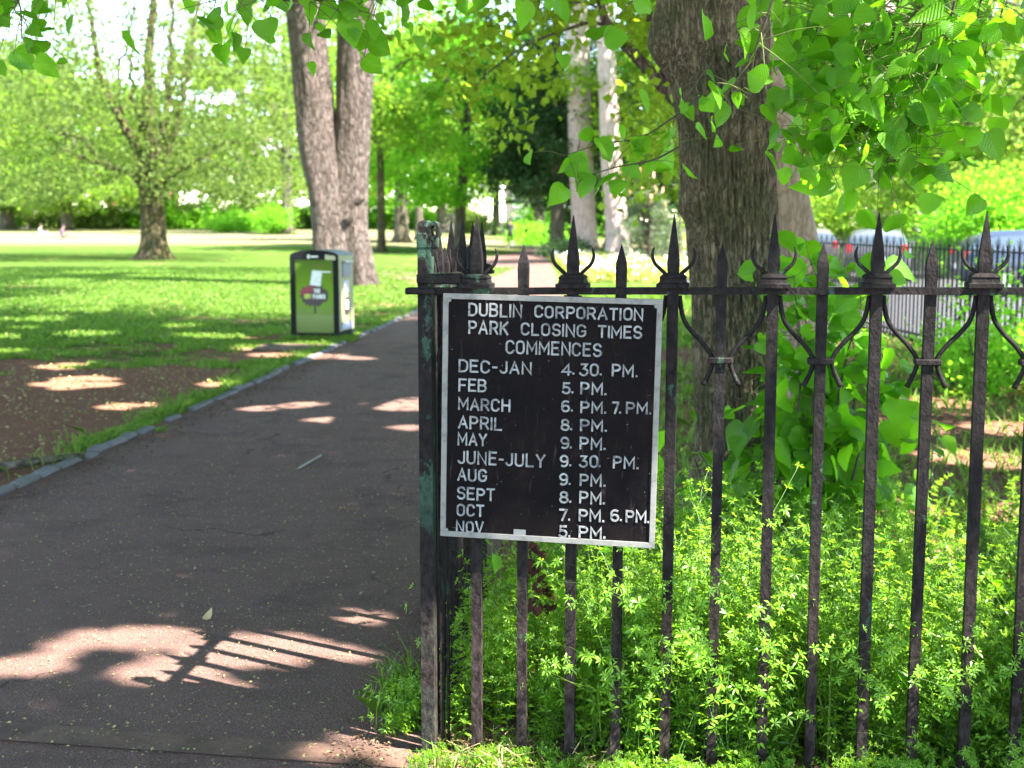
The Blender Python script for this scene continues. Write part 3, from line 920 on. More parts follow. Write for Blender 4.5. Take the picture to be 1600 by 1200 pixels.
SGM = (Vector(FU), Vector(FN))
def spx(cx_, cy_):
    """a point of the enlarged view of the sign -> (x, z) on the board"""
    x, y = 660 + cx_ / 3, 450 + cy_ / 3
    d = ray(x, y)
    o = np.array([0, 0, EYE]); q = P0 + FN * -.042
    P = o + d * (np.dot(q - o, FN) / np.dot(d, FN))
    rel = P - fpt(.358, -.036, 1.007)
    a, b = float(np.dot(rel, FU)), float(rel[2])
    t = R(1.13)
    return a * math.cos(t) - b * math.sin(t), a * math.sin(t) + b * math.cos(t)
ROWS = [
 ("DUBLIN", 213, 467, 68, 133), ("CORPORATION", 523, 1036, 80, 140), ("PARK", 215, 404, 150, 216), ("CLOSING", 460, 768, 160, 222), ("TIMES", 820, 1030, 172, 234), ("COMMENCES", 388, 840, 243, 308),
 ("DEC-JAN", 168, 512, 333, 395), ("4", 650, 698, 352, 410), (".", 702, 716, 352, 408), ("30", 736, 826, 352, 412), (".", 830, 844, 352, 413), ("PM.", 886, 1008, 356, 416),
 ("FEB", 168, 302, 423, 485), ("5", 652, 694, 440, 498), (".", 697, 711, 440, 498), ("PM.", 740, 862, 441, 500),
 ("MARCH", 166, 412, 511, 572), ("6", 650, 692, 525, 583), (".", 695, 709, 525, 583), ("PM.", 740, 862, 527, 586), ("7", 888, 922, 530, 590), (".", 922, 936, 531, 591), ("PM.", 952, 1072, 531, 590),
 ("APRIL", 166, 375, 598, 660), ("8", 647, 690, 612, 670), (".", 693, 707, 612, 670), ("PM.", 738, 865, 613, 671),
 ("MAY", 164, 303, 676, 738), ("9", 645, 687, 697, 755), (".", 691, 705, 697, 755), ("PM.", 736, 858, 698, 757),
 ("JUNE-JULY", 164, 575, 760, 824), ("9", 643, 684, 781, 839), (".", 687, 701, 781, 839), ("30", 736, 824, 781, 841), (".", 826, 840, 782, 842), ("PM.", 892, 1012, 786, 846),
 ("AUG", 163, 303, 843, 904), ("9", 641, 683, 866, 925), (".", 686, 700, 866, 926), ("PM.", 736, 858, 868, 928),
 ("SEPT", 161, 340, 930, 991), ("8", 640, 684, 949, 1008), (".", 688, 702, 949, 1009), ("PM.", 735, 855, 951, 1011),
 ("OCT", 160, 290, 1009, 1068), ("7", 640, 680, 1033, 1092), (".", 683, 697, 1034, 1093), ("PM.", 731, 853, 1035, 1094), ("6", 880, 922, 1036, 1095), (".", 926, 940, 1038, 1097), ("PM.", 950, 1065, 1039, 1098),
 ("NOV", 157, 288, 1087, 1146), ("5", 638, 680, 1113, 1171), (".", 684, 698, 1114, 1172), ("PM.", 731, 857, 1114, 1172)]
for txt, xl, xr, yt, yb in ROWS:
    a = spx(xl, yb); b = spx(xr, yb + .031 * (xr - xl)); c_ = spx(xl, yt)
    text_mb(txt, a[0], b[0], a[1], c_[1] - a[1], .0058, -.0048, -.0078).build("lettering", MATS["letter"], sign)

# ================================================================== LITTER BIN
bin_ = empty("litter_bin", (-2.56, 17.35, 0), R(-10))
tag(bin_, "large boxy park litter bin with green tree poster beside the path", "bin")
def prism(mb, pts, y0, y1, mi=0):
    n = len(pts)
    V = [(a, y0, b) for a, b in pts] + [(a, y1, b) for a, b in pts]
    mb.add(V, [tuple(range(n)), tuple(range(2 * n - 1, n - 1, -1))] + [(i, i + n, (i + 1) % n + n, (i + 1) % n) for i in range(n)], mi)
    return mb
M_cream = plain("bin_cream_green", (.26, .26, .12), .6, 0, .06); M_black = plain("bin_black", (.010, .012, .014), .6, 0, .2, 20, .08); M_grey = plain("bin_grey_lid", (.11, .115, .12), .5)
top = [(.31 * math.cos(t) * 1.04, 1.11 + .075 * math.sin(t)) for t in np.linspace(0, math.pi, 13)]
prism(MB(), [(-.322, .10), (.322, .10)] + top, -.33, .36).build("body", M_cream, bin_, bevel=.012)
prism(MB(), [(-.328, .03), (.328, .03), (.328, .095), (-.328, .095)], -.335, .365).build("base", M_black, bin_, bevel=.008)
prism(MB(), [(a * 1.01, b + .004) for a, b in [(.322, 1.112)] + top + [(-.322, 1.112)]][:], -.325, .37).build("lid", M_grey, bin_, bevel=.01)
fo = MB()
prism(fo, [(-.335, .0), (-.262, .0), (-.262, 1.06), (-.335, 1.10)], -.362, -.331); prism(fo, [(.262, .0), (.335, .0), (.335, 1.10), (.262, 1.06)], -.362, -.331)
prism(fo, [(-.261, .0), (.261, .0), (.261, .09), (-.261, .09)], -.360, -.332)
prism(fo, [(-.333, 1.101), (-.274, 1.066), (.274, 1.066), (.333, 1.101)] + [(a * 1.03, b + .008) for a, b in top], -.3625, -.331)
fo.build("front_frame", M_black, bin_, bevel=.004)
k = NT("poster_green")
zz = k.n("SeparateXYZ", Vector=k.coord()).outputs[2]
pc = k.ramp(k.math('MULTIPLY', zz, .9), [(.09, (0.1240, 0.1650, 0.0450)), (.30, (0.1860, 0.2508, 0.0850)), (.31, (0.1488, 0.2376, 0.0550)), (.52, (0.1364, 0.2772, 0.0100)), (.72, (0.1054, 0.2178, 0.0075)), (.97, (0.0558, 0.1122, 0.0100))])
MATS["poster"] = k.done(pc, .4, None, 0, .12)
MB().box((0, -.343, .58), (.548, .012, .972)).build("poster", MATS["poster"], bin_)
def cp(cx_, cy_):  # enlarged view of the bin -> x,z on the poster
    return ((cx_ - 407) * .00129, (1050 - cy_) * .00126)
def shape(name, pts, mat, y=-.3515, t=.0015, parent=bin_):
    return prism(MB(), [cp(*p) for p in pts], y - t, y + t).build(name, mat, parent)
M_pd = plain("poster_dark", (.035, .022, .028), .4); M_pr = plain("poster_red", (.20, .02, .04), .4); M_pw = plain("poster_white", (.62, .68, .66), .5); M_po = plain("poster_olive", (.13, .20, .02), .4); M_pl = plain("poster_lime", (.5, .6, .08), .4)
br = random.Random(3)
crn = []
for i in range(44):
    t = i / 44 * 2 * math.pi
    k_ = br.uniform(.88, 1.12) if i % 2 else br.uniform(.8, .95)
    crn.append((405 + 165 * k_ * math.cos(t), 578 - 118 * k_ * math.sin(t)))
shape("tree_print", crn, M_pd)
shape("trunk_print", [(397, 780), (400, 660), (418, 660), (424, 780)], M_pd, y=-.3505)
shape("red_print", [(245, 545), (300, 490), (390, 478), (400, 545), (330, 560), (270, 580)], M_pr, y=-.3535)
shape("ground_print", [(200, 787), (200, 770), (625, 766), (625, 784)], M_po)
for cx_ in (222, 272, 300, 458, 520, 548, 604):
    shape("figure_print", [(cx_ - 5, 766), (cx_ - 7, 725), (cx_, 708 + br.uniform(-8, 8)), (cx_ + 7, 727), (cx_ + 5, 766)], M_po, y=-.3512)
shape("paper_note", [(362, 470), (388, 316), (494, 322), (474, 484)], M_pw, y=-.3555)
shape("stripe_print", [(495, 340), (495, 326), (585, 326), (585, 340)], M_pw)
shape("stripe_print", [(410, 272), (412, 262), (520, 260), (518, 270)], plain("poster_brown", (.12, .09, .02), .5))
for txt, x0, x1, y0, y1, mt in (("CITY", 298, 372, 616, 566, M_pl), ("PARKS", 388, 525, 616, 566, M_pw), ("THE", 400, 470, 555, 508, M_pw)):
    a = cp(x0, y0); b = cp(x1, y1)
    text_mb(txt, a[0], b[0], a[1], b[1] - a[1], .014, -.3535, -.3585).build("poster_lettering", mt, bin_)
shape("header_sticker", [(530, 204), (530, 150), (636, 166), (640, 208)], plain("bin_sticker", (.42, .42, .27), .5), y=-.364)
shape("header_mark", [(342, 190), (337, 170), (345, 152), (362, 150), (370, 164), (366, 186), (355, 196)], M_pw, y=-.364)
shape("header_bar", [(376, 182), (376, 164), (455, 164), (455, 182)], M_pw, y=-.364)
sd = MB()   # side face pieces
MB().box((.328, .02, .93), (.03, .36, .20), bev=.01).build("hopper", plain("hopper_grey", (.16, .17, .22), .4), bin_)
MB().tube(spline([(.335, -.14, 1.04), (.385, -.12, 1.03), (.385, .14, 1.03), (.335, .16, 1.04)], 12), .013, 8).build("hopper_handle", plain("handle_metal", (.5, .5, .52), .3, .8), bin_, smooth=True)
MB().box((.3235, .03, .70), (.006, .22, .16)).build("side_label", plain("side_label", (.40, .40, .45), .5), bin_)
MB().tube([(.320, .03, .43), (.3275, .03, .43)], [.13, .128], 24).build("side_roundel", M_pd, bin_)
MB().box((.3265, .03, .45), (.006, .12, .12)).build("roundel_label", plain("roundel_white", (.55, .55, .66), .5), bin_)
MB().box((.331, .02, .17), (.02, .5, .10), bev=.01).build("side_vent", plain("vent_grey", (.33, .33, .40), .5), bin_)

# ================================================================== FAR RAILING, CARS, STREET SIDE
far = empty("street_railing", (fenceX(9.0), 9.0, 0), math.pi / 2 + math.atan(.07))
tag(far, "long dark iron railing between the park and the street with parked cars", "railing")
MB().box((9.75, 0, 1.235), (19.5, .04, .02)).build("rail", MATS["iron_far"], far)
MB().box((9.75, 0, .14), (19.5, .04, .03)).build("rail", MATS["iron_far"], far)
ta = MB().sq([(.0150, .0), (.0150, 1.23), (.014, 1.27), (.001, 1.40)], n=6)
for sg in (-1, 1): ta.tube(spline([(sg * .012, 0, 1.25), (sg * .04, 0, 1.29), (sg * .055, 0, 1.33), (sg * .05, 0, 1.36)], 7), .004, 5)
ta = ta.build("tall_bar", MATS["iron_far"], far)
sa = MB().sq([(.0140, .0), (.0140, 1.25), (.012, 1.26), (.001, 1.33)], n=6).build("short_bar", MATS["iron_far"], far)
xs_ = [.15 + .26 * i for i in range(74)]
for i, x in enumerate(xs_):
    o = ta if i == 0 else copy_tree(ta, far)
    o.location = (x, 0, 0)
    o = sa if i == 0 else copy_tree(sa, far)
    o.location = (x + .13, 0, 0)
for x in (5.2, 8.6, 12.0, 15.4):
    MB().tube([(x, 0, 1.24), (x - .02, .30, .62), (x - .03, .62, .02)], .018, 6).build("stay", MATS["iron_far"], far)

M_glass = plain("car_glass", (.05, .07, .09), .08, 0, .05, 5, .8); M_tyre = plain("tyre_rubber", (.02, .02, .02), .8); M_rim = plain("alloy_rim", (.4, .4, .42), .3, .8)
M_tail = plain("tail_light_red", (.62, .02, .02), .25); M_plate = plain("number_plate", (.7, .7, .66), .5); M_trim = plain("black_trim", (.02, .02, .022), .5); M_lamp = plain("headlamp_glass", (.6, .62, .65), .1)
def car(label, paint, loc, rz, L=4.1, W=1.74, H=1.46, van=False):
    root = empty("parked_car", loc, rz)
    tag(root, label, "car", "cars parked along the street")
    # stations along the length: x, underside, belt height, roof height, half width low, half width roof
    st = [(-.50, .42, .78, .80, .80, .76), (-.485, .30, .90, .98, .84, .70), (-.42, .26, .96, 1.28, .86, .62), (-.33, .26, .97, 1.43, .87, .60), (-.12, .26, .96, 1.46, .87, .60), (.06, .26, .94, 1.41, .87, .60),
          (.16, .26, .93, 1.24, .87, .62), (.255, .26, .92, .98, .87, .66), (.36, .26, .86, .90, .86, .62), (.45, .28, .76, .79, .82, .58), (.50, .36, .60, .64, .72, .52)]
    if van: st = [(x, a, b, (c_ if i in (0, 8, 9, 10) else c_ * 1.0), d, e + (.08 if c_ > 1.1 else 0)) for i, (x, a, b, c_, d, e) in enumerate(st)]
    V, n = [], 9
    for x, zb, zt, zr, wl, wr in st:
        wl *= W / 1.74; wr *= W / 1.74; zr *= H / 1.46
        half = [(0, zb), (wl * .9, zb), (wl, zb + (zt - zb) * .4), (wl * .985, zt - .06), (wl * .955, zt), (wr + (wl - wr) * .18, zt + (zr - zt) * .78), (wr * .9, zr - .01), (wr * .45, zr + .012), (0, zr + .018)]
        V += [(x * L, y_, z_) for y_, z_ in half] + [(x * L, -y_, z_) for y_, z_ in half[-2:0:-1]]
    m = 16
    fs = []; glass = []
    for i in range(len(st) - 1):
        for j in range(m):
            q = (i * m + j, i * m + (j + 1) % m, (i + 1) * m + (j + 1) % m, (i + 1) * m + j)
            fs.append(q)
            side = j in (4, 11)
            if side and 1 <= i <= 6: glass.append((q, 'side'))
            if j in (5, 6, 7, 8, 9, 10, 4, 11) and i in (1,): glass.append((q, 'rear'))
            if j in (5, 6, 7, 8, 9, 10) and i in (5, 6): glass.append((q, 'front'))
    fs += [tuple(range(m - 1, -1, -1)), tuple((len(st) - 1) * m + j for j in range(m))]
    V = np.array(V)
    MB().add(V, fs).build("body", paint, root, smooth=True, bevel=.0)
    cen = np.array([0, 0, .9])
    for kind, sgn in (('side', 1), ('side', -1), ('rear', 0), ('front', 0)):
        g = MB()
        for q, kd in glass:
            if kd != kind or (sgn and V[q[0]][1] * sgn < 0): continue
            p = V[list(q)]
            c0 = p.mean(0)
            nn_ = np.cross(p[2] - p[0], p[3] - p[1]); nn_ /= np.linalg.norm(nn_) + 1e-9
            if np.dot(nn_, c0 - cen) < 0: nn_ = -nn_
            g.add(c0 + (p - c0) * (.93 if kind == 'side' else .97) + nn_ * .006, [(0, 1, 2, 3)])
        g.build({'side': "side_window", 'rear': "rear_window", 'front': "windscreen"}[kind], M_glass, root)
    for sx in (-.30, .31):
        for sy in (-1, 1):
            w = MB(); yy = sy * W / 2 * .90
            th = np.arange(22) / 22 * 2 * math.pi
            prof = [(.20, -.09), (.30, -.10), (.318, -.06), (.318, .06), (.30, .10), (.20, .09)]
            Vw = np.concatenate([np.column_stack([sx * L + r_ * np.cos(th), np.full(22, yy + d_), .318 + r_ * np.sin(th)]) for r_, d_ in prof])
            w.add(Vw, [(a * 22 + i, a * 22 + (i + 1) % 22, (a + 1) * 22 + (i + 1) % 22, (a + 1) * 22 + i) for a in range(5) for i in range(22)])
            wo = w.build("wheel", M_tyre, root, smooth=True)
            MB().tube([(sx * L, yy - .07 * sy, .318), (sx * L, yy + .075 * sy, .318)], [.21, .19], 18).build("rim", M_rim, wo)
    for sy in (-1, 1):
        MB().box((-.487 * L, sy * W * .40, .86), (.10, .17, .24), bev=.03).build("tail_light", M_tail, root)
        MB().box((.462 * L, sy * W * .36, .70), (.14, .26, .12), bev=.04).build("headlight", M_lamp, root)
        MB().box((.14 * L, sy * W * .545, .98), (.10, .16, .11), bev=.03).build("mirror", paint, root)
    MB().box((-.502 * L, 0, .62), (.02, .50, .11)).build("number_plate", M_plate, root)
    MB().box((-.49 * L, 0, .42), (.12, W * .86, .16), bev=.03).build("bumper", M_trim, root)
    return root
P_white = plain("white_paint", (.075, .08, .09), .25, 0, .03, 5, .6); P_blue = plain("silver_blue_paint", (.04, .055, .09), .25, .3, .03, 5, .6); P_red = plain("dark_red_paint", (.09, .08, .085), .25, 0, .03, 5, .6)
car("silver blue hatchback with red tail lights parked behind the street railing", P_blue, (11.6, 27.5, .01), R(-6), H=1.38)
car("white hatchback parked beyond the silver blue one, seen through the street railing", P_white, (9.9, 35.0, .01), R(75), H=1.36)
car("dark car parked farthest along the street, half hidden by the leaning trunk", P_red, (9.4, 41.5, .01), R(85), H=1.38)

def garden_wall(name, label, a, b, h, mat, t=.3):
    a = np.array(a, float); b = np.array(b, float); c_ = (a + b) / 2; l = np.linalg.norm(b - a)
    root = empty(name, (c_[0], c_[1], gz(c_[0], c_[1])), math.atan2(b[1] - a[1], b[0] - a[0]))
    MB().box((0, 0, h / 2 - .2), (l, t, h + .4)).build("wall", mat, root, bevel=.01)
    MB().box((0, 0, h + .035), (l + .1, t + .1, .07)).build("coping", MATS["sett"], root, bevel=.01)
    return tag(root, label, "wall")
M_stonewall = plain("pale_stone_wall", (.22, .20, .18), .9, 0, .25, 3); M_render = plain("pale_render", (.13, .115, .10), .9, 0, .1, 2)
garden_wall("garden_wall", "low grey stone wall under the bright hedges across the street", (8.5, 44), (30, 36), 1.2, M_stonewall)
garden_wall("boundary_wall", "low pale boundary wall along the far edge of the sunny lawn", (-75, 138), (-6, 138), 1.5, M_render)
garden_wall("end_wall", "pale wall at the far end of the shaded path", (-4, 158), (26, 158), 1.6, M_render)

# far houses glimpsed between the trees
M_brick = plain("red_brick", (.30, .11, .07), .9, 0, .25, 6); M_slate = plain("roof_slate", (.10, .10, .11), .7); M_win = plain("window_glass", (.08, .10, .12), .1, 0, .1, 3, .8)
def house(label, x, y, w, d, h, mat, nwin):
    root = empty("house", (x, y, gz(x, y)))
    tag(root, label, "house")
    MB().box((0, 0, h / 2), (w, d, h)).build("wall", mat, root)
    prism(MB(), [(-w / 2 - .3, h + .003), (w / 2 + .3, h + .003), (w / 2 - 1, h + 3), (-w / 2 + 1, h + 3)], -d / 2 - .3, d / 2 + .3).build("roof", M_slate, root)
    for i in range(nwin):
        for z in (1.7, 4.6):
            wx = -w / 2 + (i + .5) * w / nwin
            f = MB().box((wx, -d / 2 - .02, z), (1.25, .10, 1.75)).build("window", plain("window_frame", (.75, .75, .72), .5), root)
            MB().box((wx, -d / 2 - .075, z), (1.05, .02, 1.55)).build("pane", M_win, f)
    return root
house("red brick house far behind the left lawn tree", -47, 165, 7, 8, 7, M_brick, 3)
house("pale rendered house far beyond the end of the path", 8, 185, 18, 8, 7, M_render, 5)
house("white rendered house far right of the path behind dark trees", 42, 120, 16, 8, 7, M_render, 4)

# ================================================================== PEOPLE
def figure(label, loc, rz, joints, edges, zones, group=None, hair=None):
    """one continuous skinned body; zones(center)->material index"""
    root = empty("person", loc, rz)
    tag(root, label, "person", group)
    me = bpy.data.meshes.new("body")
    names = list(joints)
    me.from_pydata([joints[k_][0] for k_ in names], [(names.index(a), names.index(b)) for a, b in edges], [])
    o = bpy.data.objects.new("body", me); COL.objects.link(o)
    o.modifiers.new("skin", 'SKIN')
    if not me.skin_vertices: me.skin_vertices.new()
    for i, k_ in enumerate(names):
        r_ = joints[k_][1]
        me.skin_vertices[0].data[i].radius = (r_, r_) if isinstance(r_, (int, float)) else r_
        me.skin_vertices[0].data[i].use_root = (k_ == "pelvis")
    s_ = o.modifiers.new("sub", 'SUBSURF'); s_.levels = 2; s_.render_levels = 2
    dg = bpy.context.evaluated_depsgraph_get()
    nm = bpy.data.meshes.new_from_object(o.evaluated_get(dg))
    bpy.data.objects.remove(o)
    nm.name = "body"
    mats, fn = zones
    nm.materials.clear()
    for m in mats: nm.materials.append(m)
    for p in nm.polygons:
        p.material_index = fn(p.center); p.use_smooth = True
    # fingers: short tapered chains from each palm
    body = link(bpy.data.objects.new("body", nm), root)
    if hair is not None:
        h = MB()
        hc, hr = hair
        for zz, rr in ((0, 0),):
            t_ = np.arange(12) / 12 * 2 * math.pi
            prof = [(.60, -.35), (1.0, 0), (1.02, .35), (.80, .78), (.40, 1.02), (.02, 1.1)]
            Vh = np.concatenate([np.column_stack([hc[0] + hr * a * np.cos(t_), hc[1] + hr * a * 1.12 * np.sin(t_), np.full(12, hc[2] + hr * b)]) for a, b in prof])
            h.add(Vh, [(r * 12 + i, r * 12 + (i + 1) % 12, (r + 1) * 12 + (i + 1) % 12, (r + 1) * 12 + i) for r in range(5) for i in range(12)])
        h.build("hair", MATS["hair"], root, smooth=True)
    return root
MATS["hair"] = plain("dark_hair", (.03, .02, .015), .6)
M_skin = plain("skin", (.26, .15, .11), .5, 0, .05); M_bcl = plain("black_sportswear", (.018, .018, .022), .7); M_wsh = plain("white_shoes", (.7, .7, .7), .6); M_wcl = plain("white_shirt", (.36, .35, .34), .8); M_jean = plain("blue_denim", (.10, .17, .32), .8); M_pcl = plain("mauve_top", (.12, .07, .11), .8); M_tan = plain("tan_trousers", (.15, .11, .08), .8)
def hand(side, wrist, palm, tip):
    """wrist, palm and five fingers"""
    w, p, t = np.array(wrist), np.array(palm), np.array(tip)
    d = unit(t - p); s_ = unit(np.cross(d, (0, 1, .2)))
    J = {side + "wrist": (tuple(w), .026), side + "palm": (tuple(p), (.034, .018))}
    E_ = [(side + "wrist", side + "palm")]
    for i, (o_, l_) in enumerate(((-.03, .066), (-.010, .080), (.010, .075), (.028, .058))):
        a = p + d * .035 + s_ * o_; b = a + d * l_ * .5 + np.array([0, .006, 0]); c_ = a + d * l_ + np.array([0, .016, 0])
        for k_, q, r_ in (("a", a, .009), ("b", b, .0085), ("c", c_, .007)): J[f"{side}f{i}{k_}"] = (tuple(q), r_)
        E_ += [(side + "palm", f"{side}f{i}a"), (f"{side}f{i}a", f"{side}f{i}b"), (f"{side}f{i}b", f"{side}f{i}c")]
    a = p - d * .01 - s_ * .036; b = a + d * .035 - s_ * .015
    J[side + "ta"] = (tuple(a), .010); J[side + "tb"] = (tuple(b), .008)
    E_ += [(side + "palm", side + "ta"), (side + "ta", side + "tb")]
    return J, E_

# jogger on the path, running away
Jj = {"pelvis": ((0, 0, .93), (.15, .11)), "waist": ((0, .01, 1.10), (.125, .09)), "chest": ((0, .04, 1.30), (.16, .11)), "neck": ((0, .06, 1.47), .055), "jaw": ((0, .085, 1.55), (.07, .075)), "head": ((0, .085, 1.66), (.078, .095)), "nose": ((0, .185, 1.61), .016),
      "ls": ((-.19, .03, 1.40), .055), "le": ((-.25, -.16, 1.17), .042), "rs": ((.19, .05, 1.40), .055), "re": ((.26, -.05, 1.15), .042),
      "lh": ((-.09, .0, .88), .095), "lk": ((-.10, .22, .55), .062), "la": ((-.10, .14, .12), .042), "lt": ((-.10, .30, .05), .038),
      "rh": ((.09, .0, .88), .095), "rk": ((.10, -.02, .48), .062), "ra": ((.10, -.36, .36), .042), "rt": ((.10, -.42, .20), .038)}
Ej = [("pelvis", "waist"), ("waist", "chest"), ("chest", "neck"), ("neck", "jaw"), ("jaw", "head"), ("jaw", "nose"), ("chest", "ls"), ("ls", "le"), ("chest", "rs"), ("rs", "re"),
      ("pelvis", "lh"), ("lh", "lk"), ("lk", "la"), ("la", "lt"), ("pelvis", "rh"), ("rh", "rk"), ("rk", "ra"), ("ra", "rt")]
for sd_, el, wr_, pa, ti in (("l", "le", (-.20, .05, 1.16), (-.18, .13, 1.19), (-.17, .2, 1.22)), ("r", "re", (.20, .16, 1.20), (.18, .23, 1.25), (.17, .3, 1.3))):
    a, b = hand(sd_, wr_, pa, ti); Jj.update(a); Ej += b + [(el, sd_ + "wrist")]
def zj(c_):
    if c_.z > 1.46: return 0
    if c_.z < .16 or (c_.y < -.33 and c_.z < .42): return 2
    if c_.z < .50: return 0
    if abs(c_.x) > .15 and 1.10 < c_.z < 1.36 and abs(c_.x) > .17 and c_.y > -.1 and c_.z < 1.28: return 0
    return 1
jx = at_z(797, 389)
figure("jogger in black with white shoes running away along the shaded path", (jx[0], jx[1], .006), R(4), Jj, Ej, ([M_skin, M_bcl, M_wsh], zj), hair=((0, .08, 1.69), .098))

def sitter(label, x, y, rz, top, legs, group):
    J = {"pelvis": ((0, 0, .13), (.17, .13)), "waist": ((0, -.03, .30), (.14, .10)), "chest": ((0, .02, .52), (.17, .11)), "neck": ((0, .08, .68), .055), "jaw": ((0, .12, .75), .07), "head": ((0, .12, .86), (.078, .095)), "nose": ((0, .22, .81), .016),
         "ls": ((-.19, .03, .60), .055), "le": ((-.30, .18, .40), .042), "rs": ((.19, .03, .60), .055), "re": ((.30, .18, .40), .042),
         "lh": ((-.11, .05, .12), .095), "lk": ((-.20, .46, .40), .065), "la": ((-.12, .74, .08), .042), "lt": ((-.13, .90, .05), .036),
         "rh": ((.11, .05, .12), .095), "rk": ((.20, .50, .32), .065), "ra": ((.14, .86, .08), .042), "rt": ((.15, 1.0, .08), .036)}
    E_ = [("pelvis", "waist"), ("waist", "chest"), ("chest", "neck"), ("neck", "jaw"), ("jaw", "head"), ("jaw", "nose"), ("chest", "ls"), ("ls", "le"), ("chest", "rs"), ("rs", "re"),
          ("pelvis", "lh"), ("lh", "lk"), ("lk", "la"), ("la", "lt"), ("pelvis", "rh"), ("rh", "rk"), ("rk", "ra"), ("ra", "rt")]
    for sd_, el, sx in (("l", "le", -1), ("r", "re", 1)):
        a, b = hand(sd_, (.16 * sx, .40, .45), (.12 * sx, .45, .47), (.08 * sx, .5, .47)); J.update(a); E_ += b + [(el, sd_ + "wrist")]
    def z(c_):
        if c_.z > .68: return 0
        if c_.y > .86 or (c_.y > .70 and c_.z < .12): return 3
        if c_.y > .36 and abs(c_.x) < .17 and c_.z > .42: return 0
        if c_.y > .10 and c_.z < .52 and not (abs(c_.x) > .24): return 2
        return 1 if c_.z > .2 else 2
    figure(label, (x, y, gz(x, y)), rz, J, E_, ([M_skin, top, legs, M_bcl], z), group, hair=((0, .11, .89), .098))
sitter("person in a white top and blue jeans sitting on the sunny far lawn", -33.0, 90.0, R(-70), M_wcl, M_jean, None)
sitter("person in mauve sitting with legs stretched toward the right on the far lawn", -30.6, 87.6, R(-85), M_pcl, M_tan, None)

# ================================================================== TREES
B = MATS
# --- the big lime just behind the railing: a trunk with deep furrows
lb = at_z(1147, 815)
lime = empty("lime_tree", lb)
tag(lime, "big furrowed dark trunk right behind the railing with leafy shoots round its foot", "tree")
LY = lb[1]
def lw(x, y): return at_y(x, y, LY) - lb
ctr = [(1152, 870, 88), (1150, 800, 78), (1150, 720, 64), (1150, 620, 64), (1148, 500, 69), (1146, 400, 72), (1143, 330, 74), (1140, 270, 72), (1136, 200, 71), (1125, 120, 75), (1117, 60, 84), (1115, 10, 84), (1122, -60, 84), (1130, -200, 84), (1140, -420, 78), (1150, -700, 66)]
cp_ = np.array([lw(x, y) for x, y, r in ctr]); cr_ = np.array([r for _, _, r in ctr]) * LY / F * 1.02
nr, ns = 380, 190
path = spline(cp_, nr); rad = np.interp(np.linspace(0, 1, nr), np.linspace(0, 1, len(cr_)), cr_)
Vt, ft = tube_geo(path, rad, ns, True)
Vt = Vt.reshape(nr, ns, 3)
th = np.arange(ns) / ns * 2 * math.pi
for i in range(nr):
    z = path[i][2]
    for j in range(ns):
        d = Vt[i, j] - path[i]; r_ = np.linalg.norm(d); u_ = d / r_
        q = Vector((math.cos(th[j]) * 5.5, math.sin(th[j]) * 5.5, z * 1.5))
        w = mnoise.noise(q * .5) * .35
        a = 1 - abs(mnoise.noise(Vector((q.x * 1.5 + w, q.y * 1.5 + w, q.z * 1.25)))) * 2
        b = 1 - abs(mnoise.noise(Vector((q.x * 3.3 + 7, q.y * 3.3 + w, q.z * 2.6)))) * 2
        big_ = mnoise.noise(Vector((math.cos(th[j]) * 1.1, math.sin(th[j]) * 1.1, z * 1.3)))
        root_ = .35 * math.exp(-max(z, 0) / .22) * (math.sin(th[j] * 5 + .6) * .5 + .3)
        burr = .22 * math.exp(-((z - lw(1060, 60)[2]) / .12) ** 2 - ((math.cos(th[j] - math.pi) - 1) / .25) ** 2) + .10 * math.exp(-((z - lw(1070, 320)[2]) / .06) ** 2 - ((math.cos(th[j] - math.pi) - 1) / .3) ** 2)
        Vt[i, j] = path[i] + u_ * r_ * (1 + .10 * big_ - .075 * max(a, 0) ** 3 - .045 * max(b, 0) ** 3 + root_ + burr)
MB().add(Vt.reshape(-1, 3), ft).build("trunk", B["bark_lime"], lime, smooth=True)

def cvis(P, Yoff=0, margin=.25):
    """keep the high crown above what grows lower as hanging sprays"""
    return P[P[:, 2] > EYE + margin + .172 * np.maximum(P[:, 1], 0) + .9]
rg = np.random.default_rng(5)
def high_crown(root, base, lobes, ncl, per, clr, leaf, mat, seed, margin=.25, wood=None):
    rg = np.random.default_rng(seed)
    allp = []
    tot = sum(np.prod(r) ** (2 / 3) for _, r in lobes)
    for c_, r_ in lobes:
        p, C_ = crown_points(rg, c_, r_, int(ncl * np.prod(r_) ** (2 / 3) / tot), per, clr, .15)
        allp.append(p)
    P = cvis(np.concatenate(allp), 0, margin)
    P = P[keep_shade(P, leaf)]
    big_mesh("crown", quads(P - base, leaf, rg), 4, mat, root)
    return P
limbmb = MB()
for tg in [(4.5, 5.0, 6.2), (-2.5, 6.5, 6.5), (1, 10, 7), (2.5, 3.2, 6.0), (-1, 4.0, 6.8), (4, 9, 7.2), (1, 7, 10), (-3.5, 9, 7.5)]:
    a = path[int(nr * .72)]; t_ = np.array(tg) - lb
    limbmb.tube(spline([a, (a + t_) / 2 + np.array([0, 0, .8]), t_], 14), np.linspace(.17, .03, 14), 8)
limbmb.build("limb", B["bark_lime"], lime, smooth=True)
high_crown(lime, lb, [((1.0, 6.5, 8.0), (5.2, 5.2, 3.4)), ((-2.0, 7.5, 7.5), (3.6, 4.5, 2.4)), ((3.8, 4.5, 7.2), (3.4, 3.6, 2.4))], 1500, 95, .45, .12, B["lime_leaf_plain"], 21)

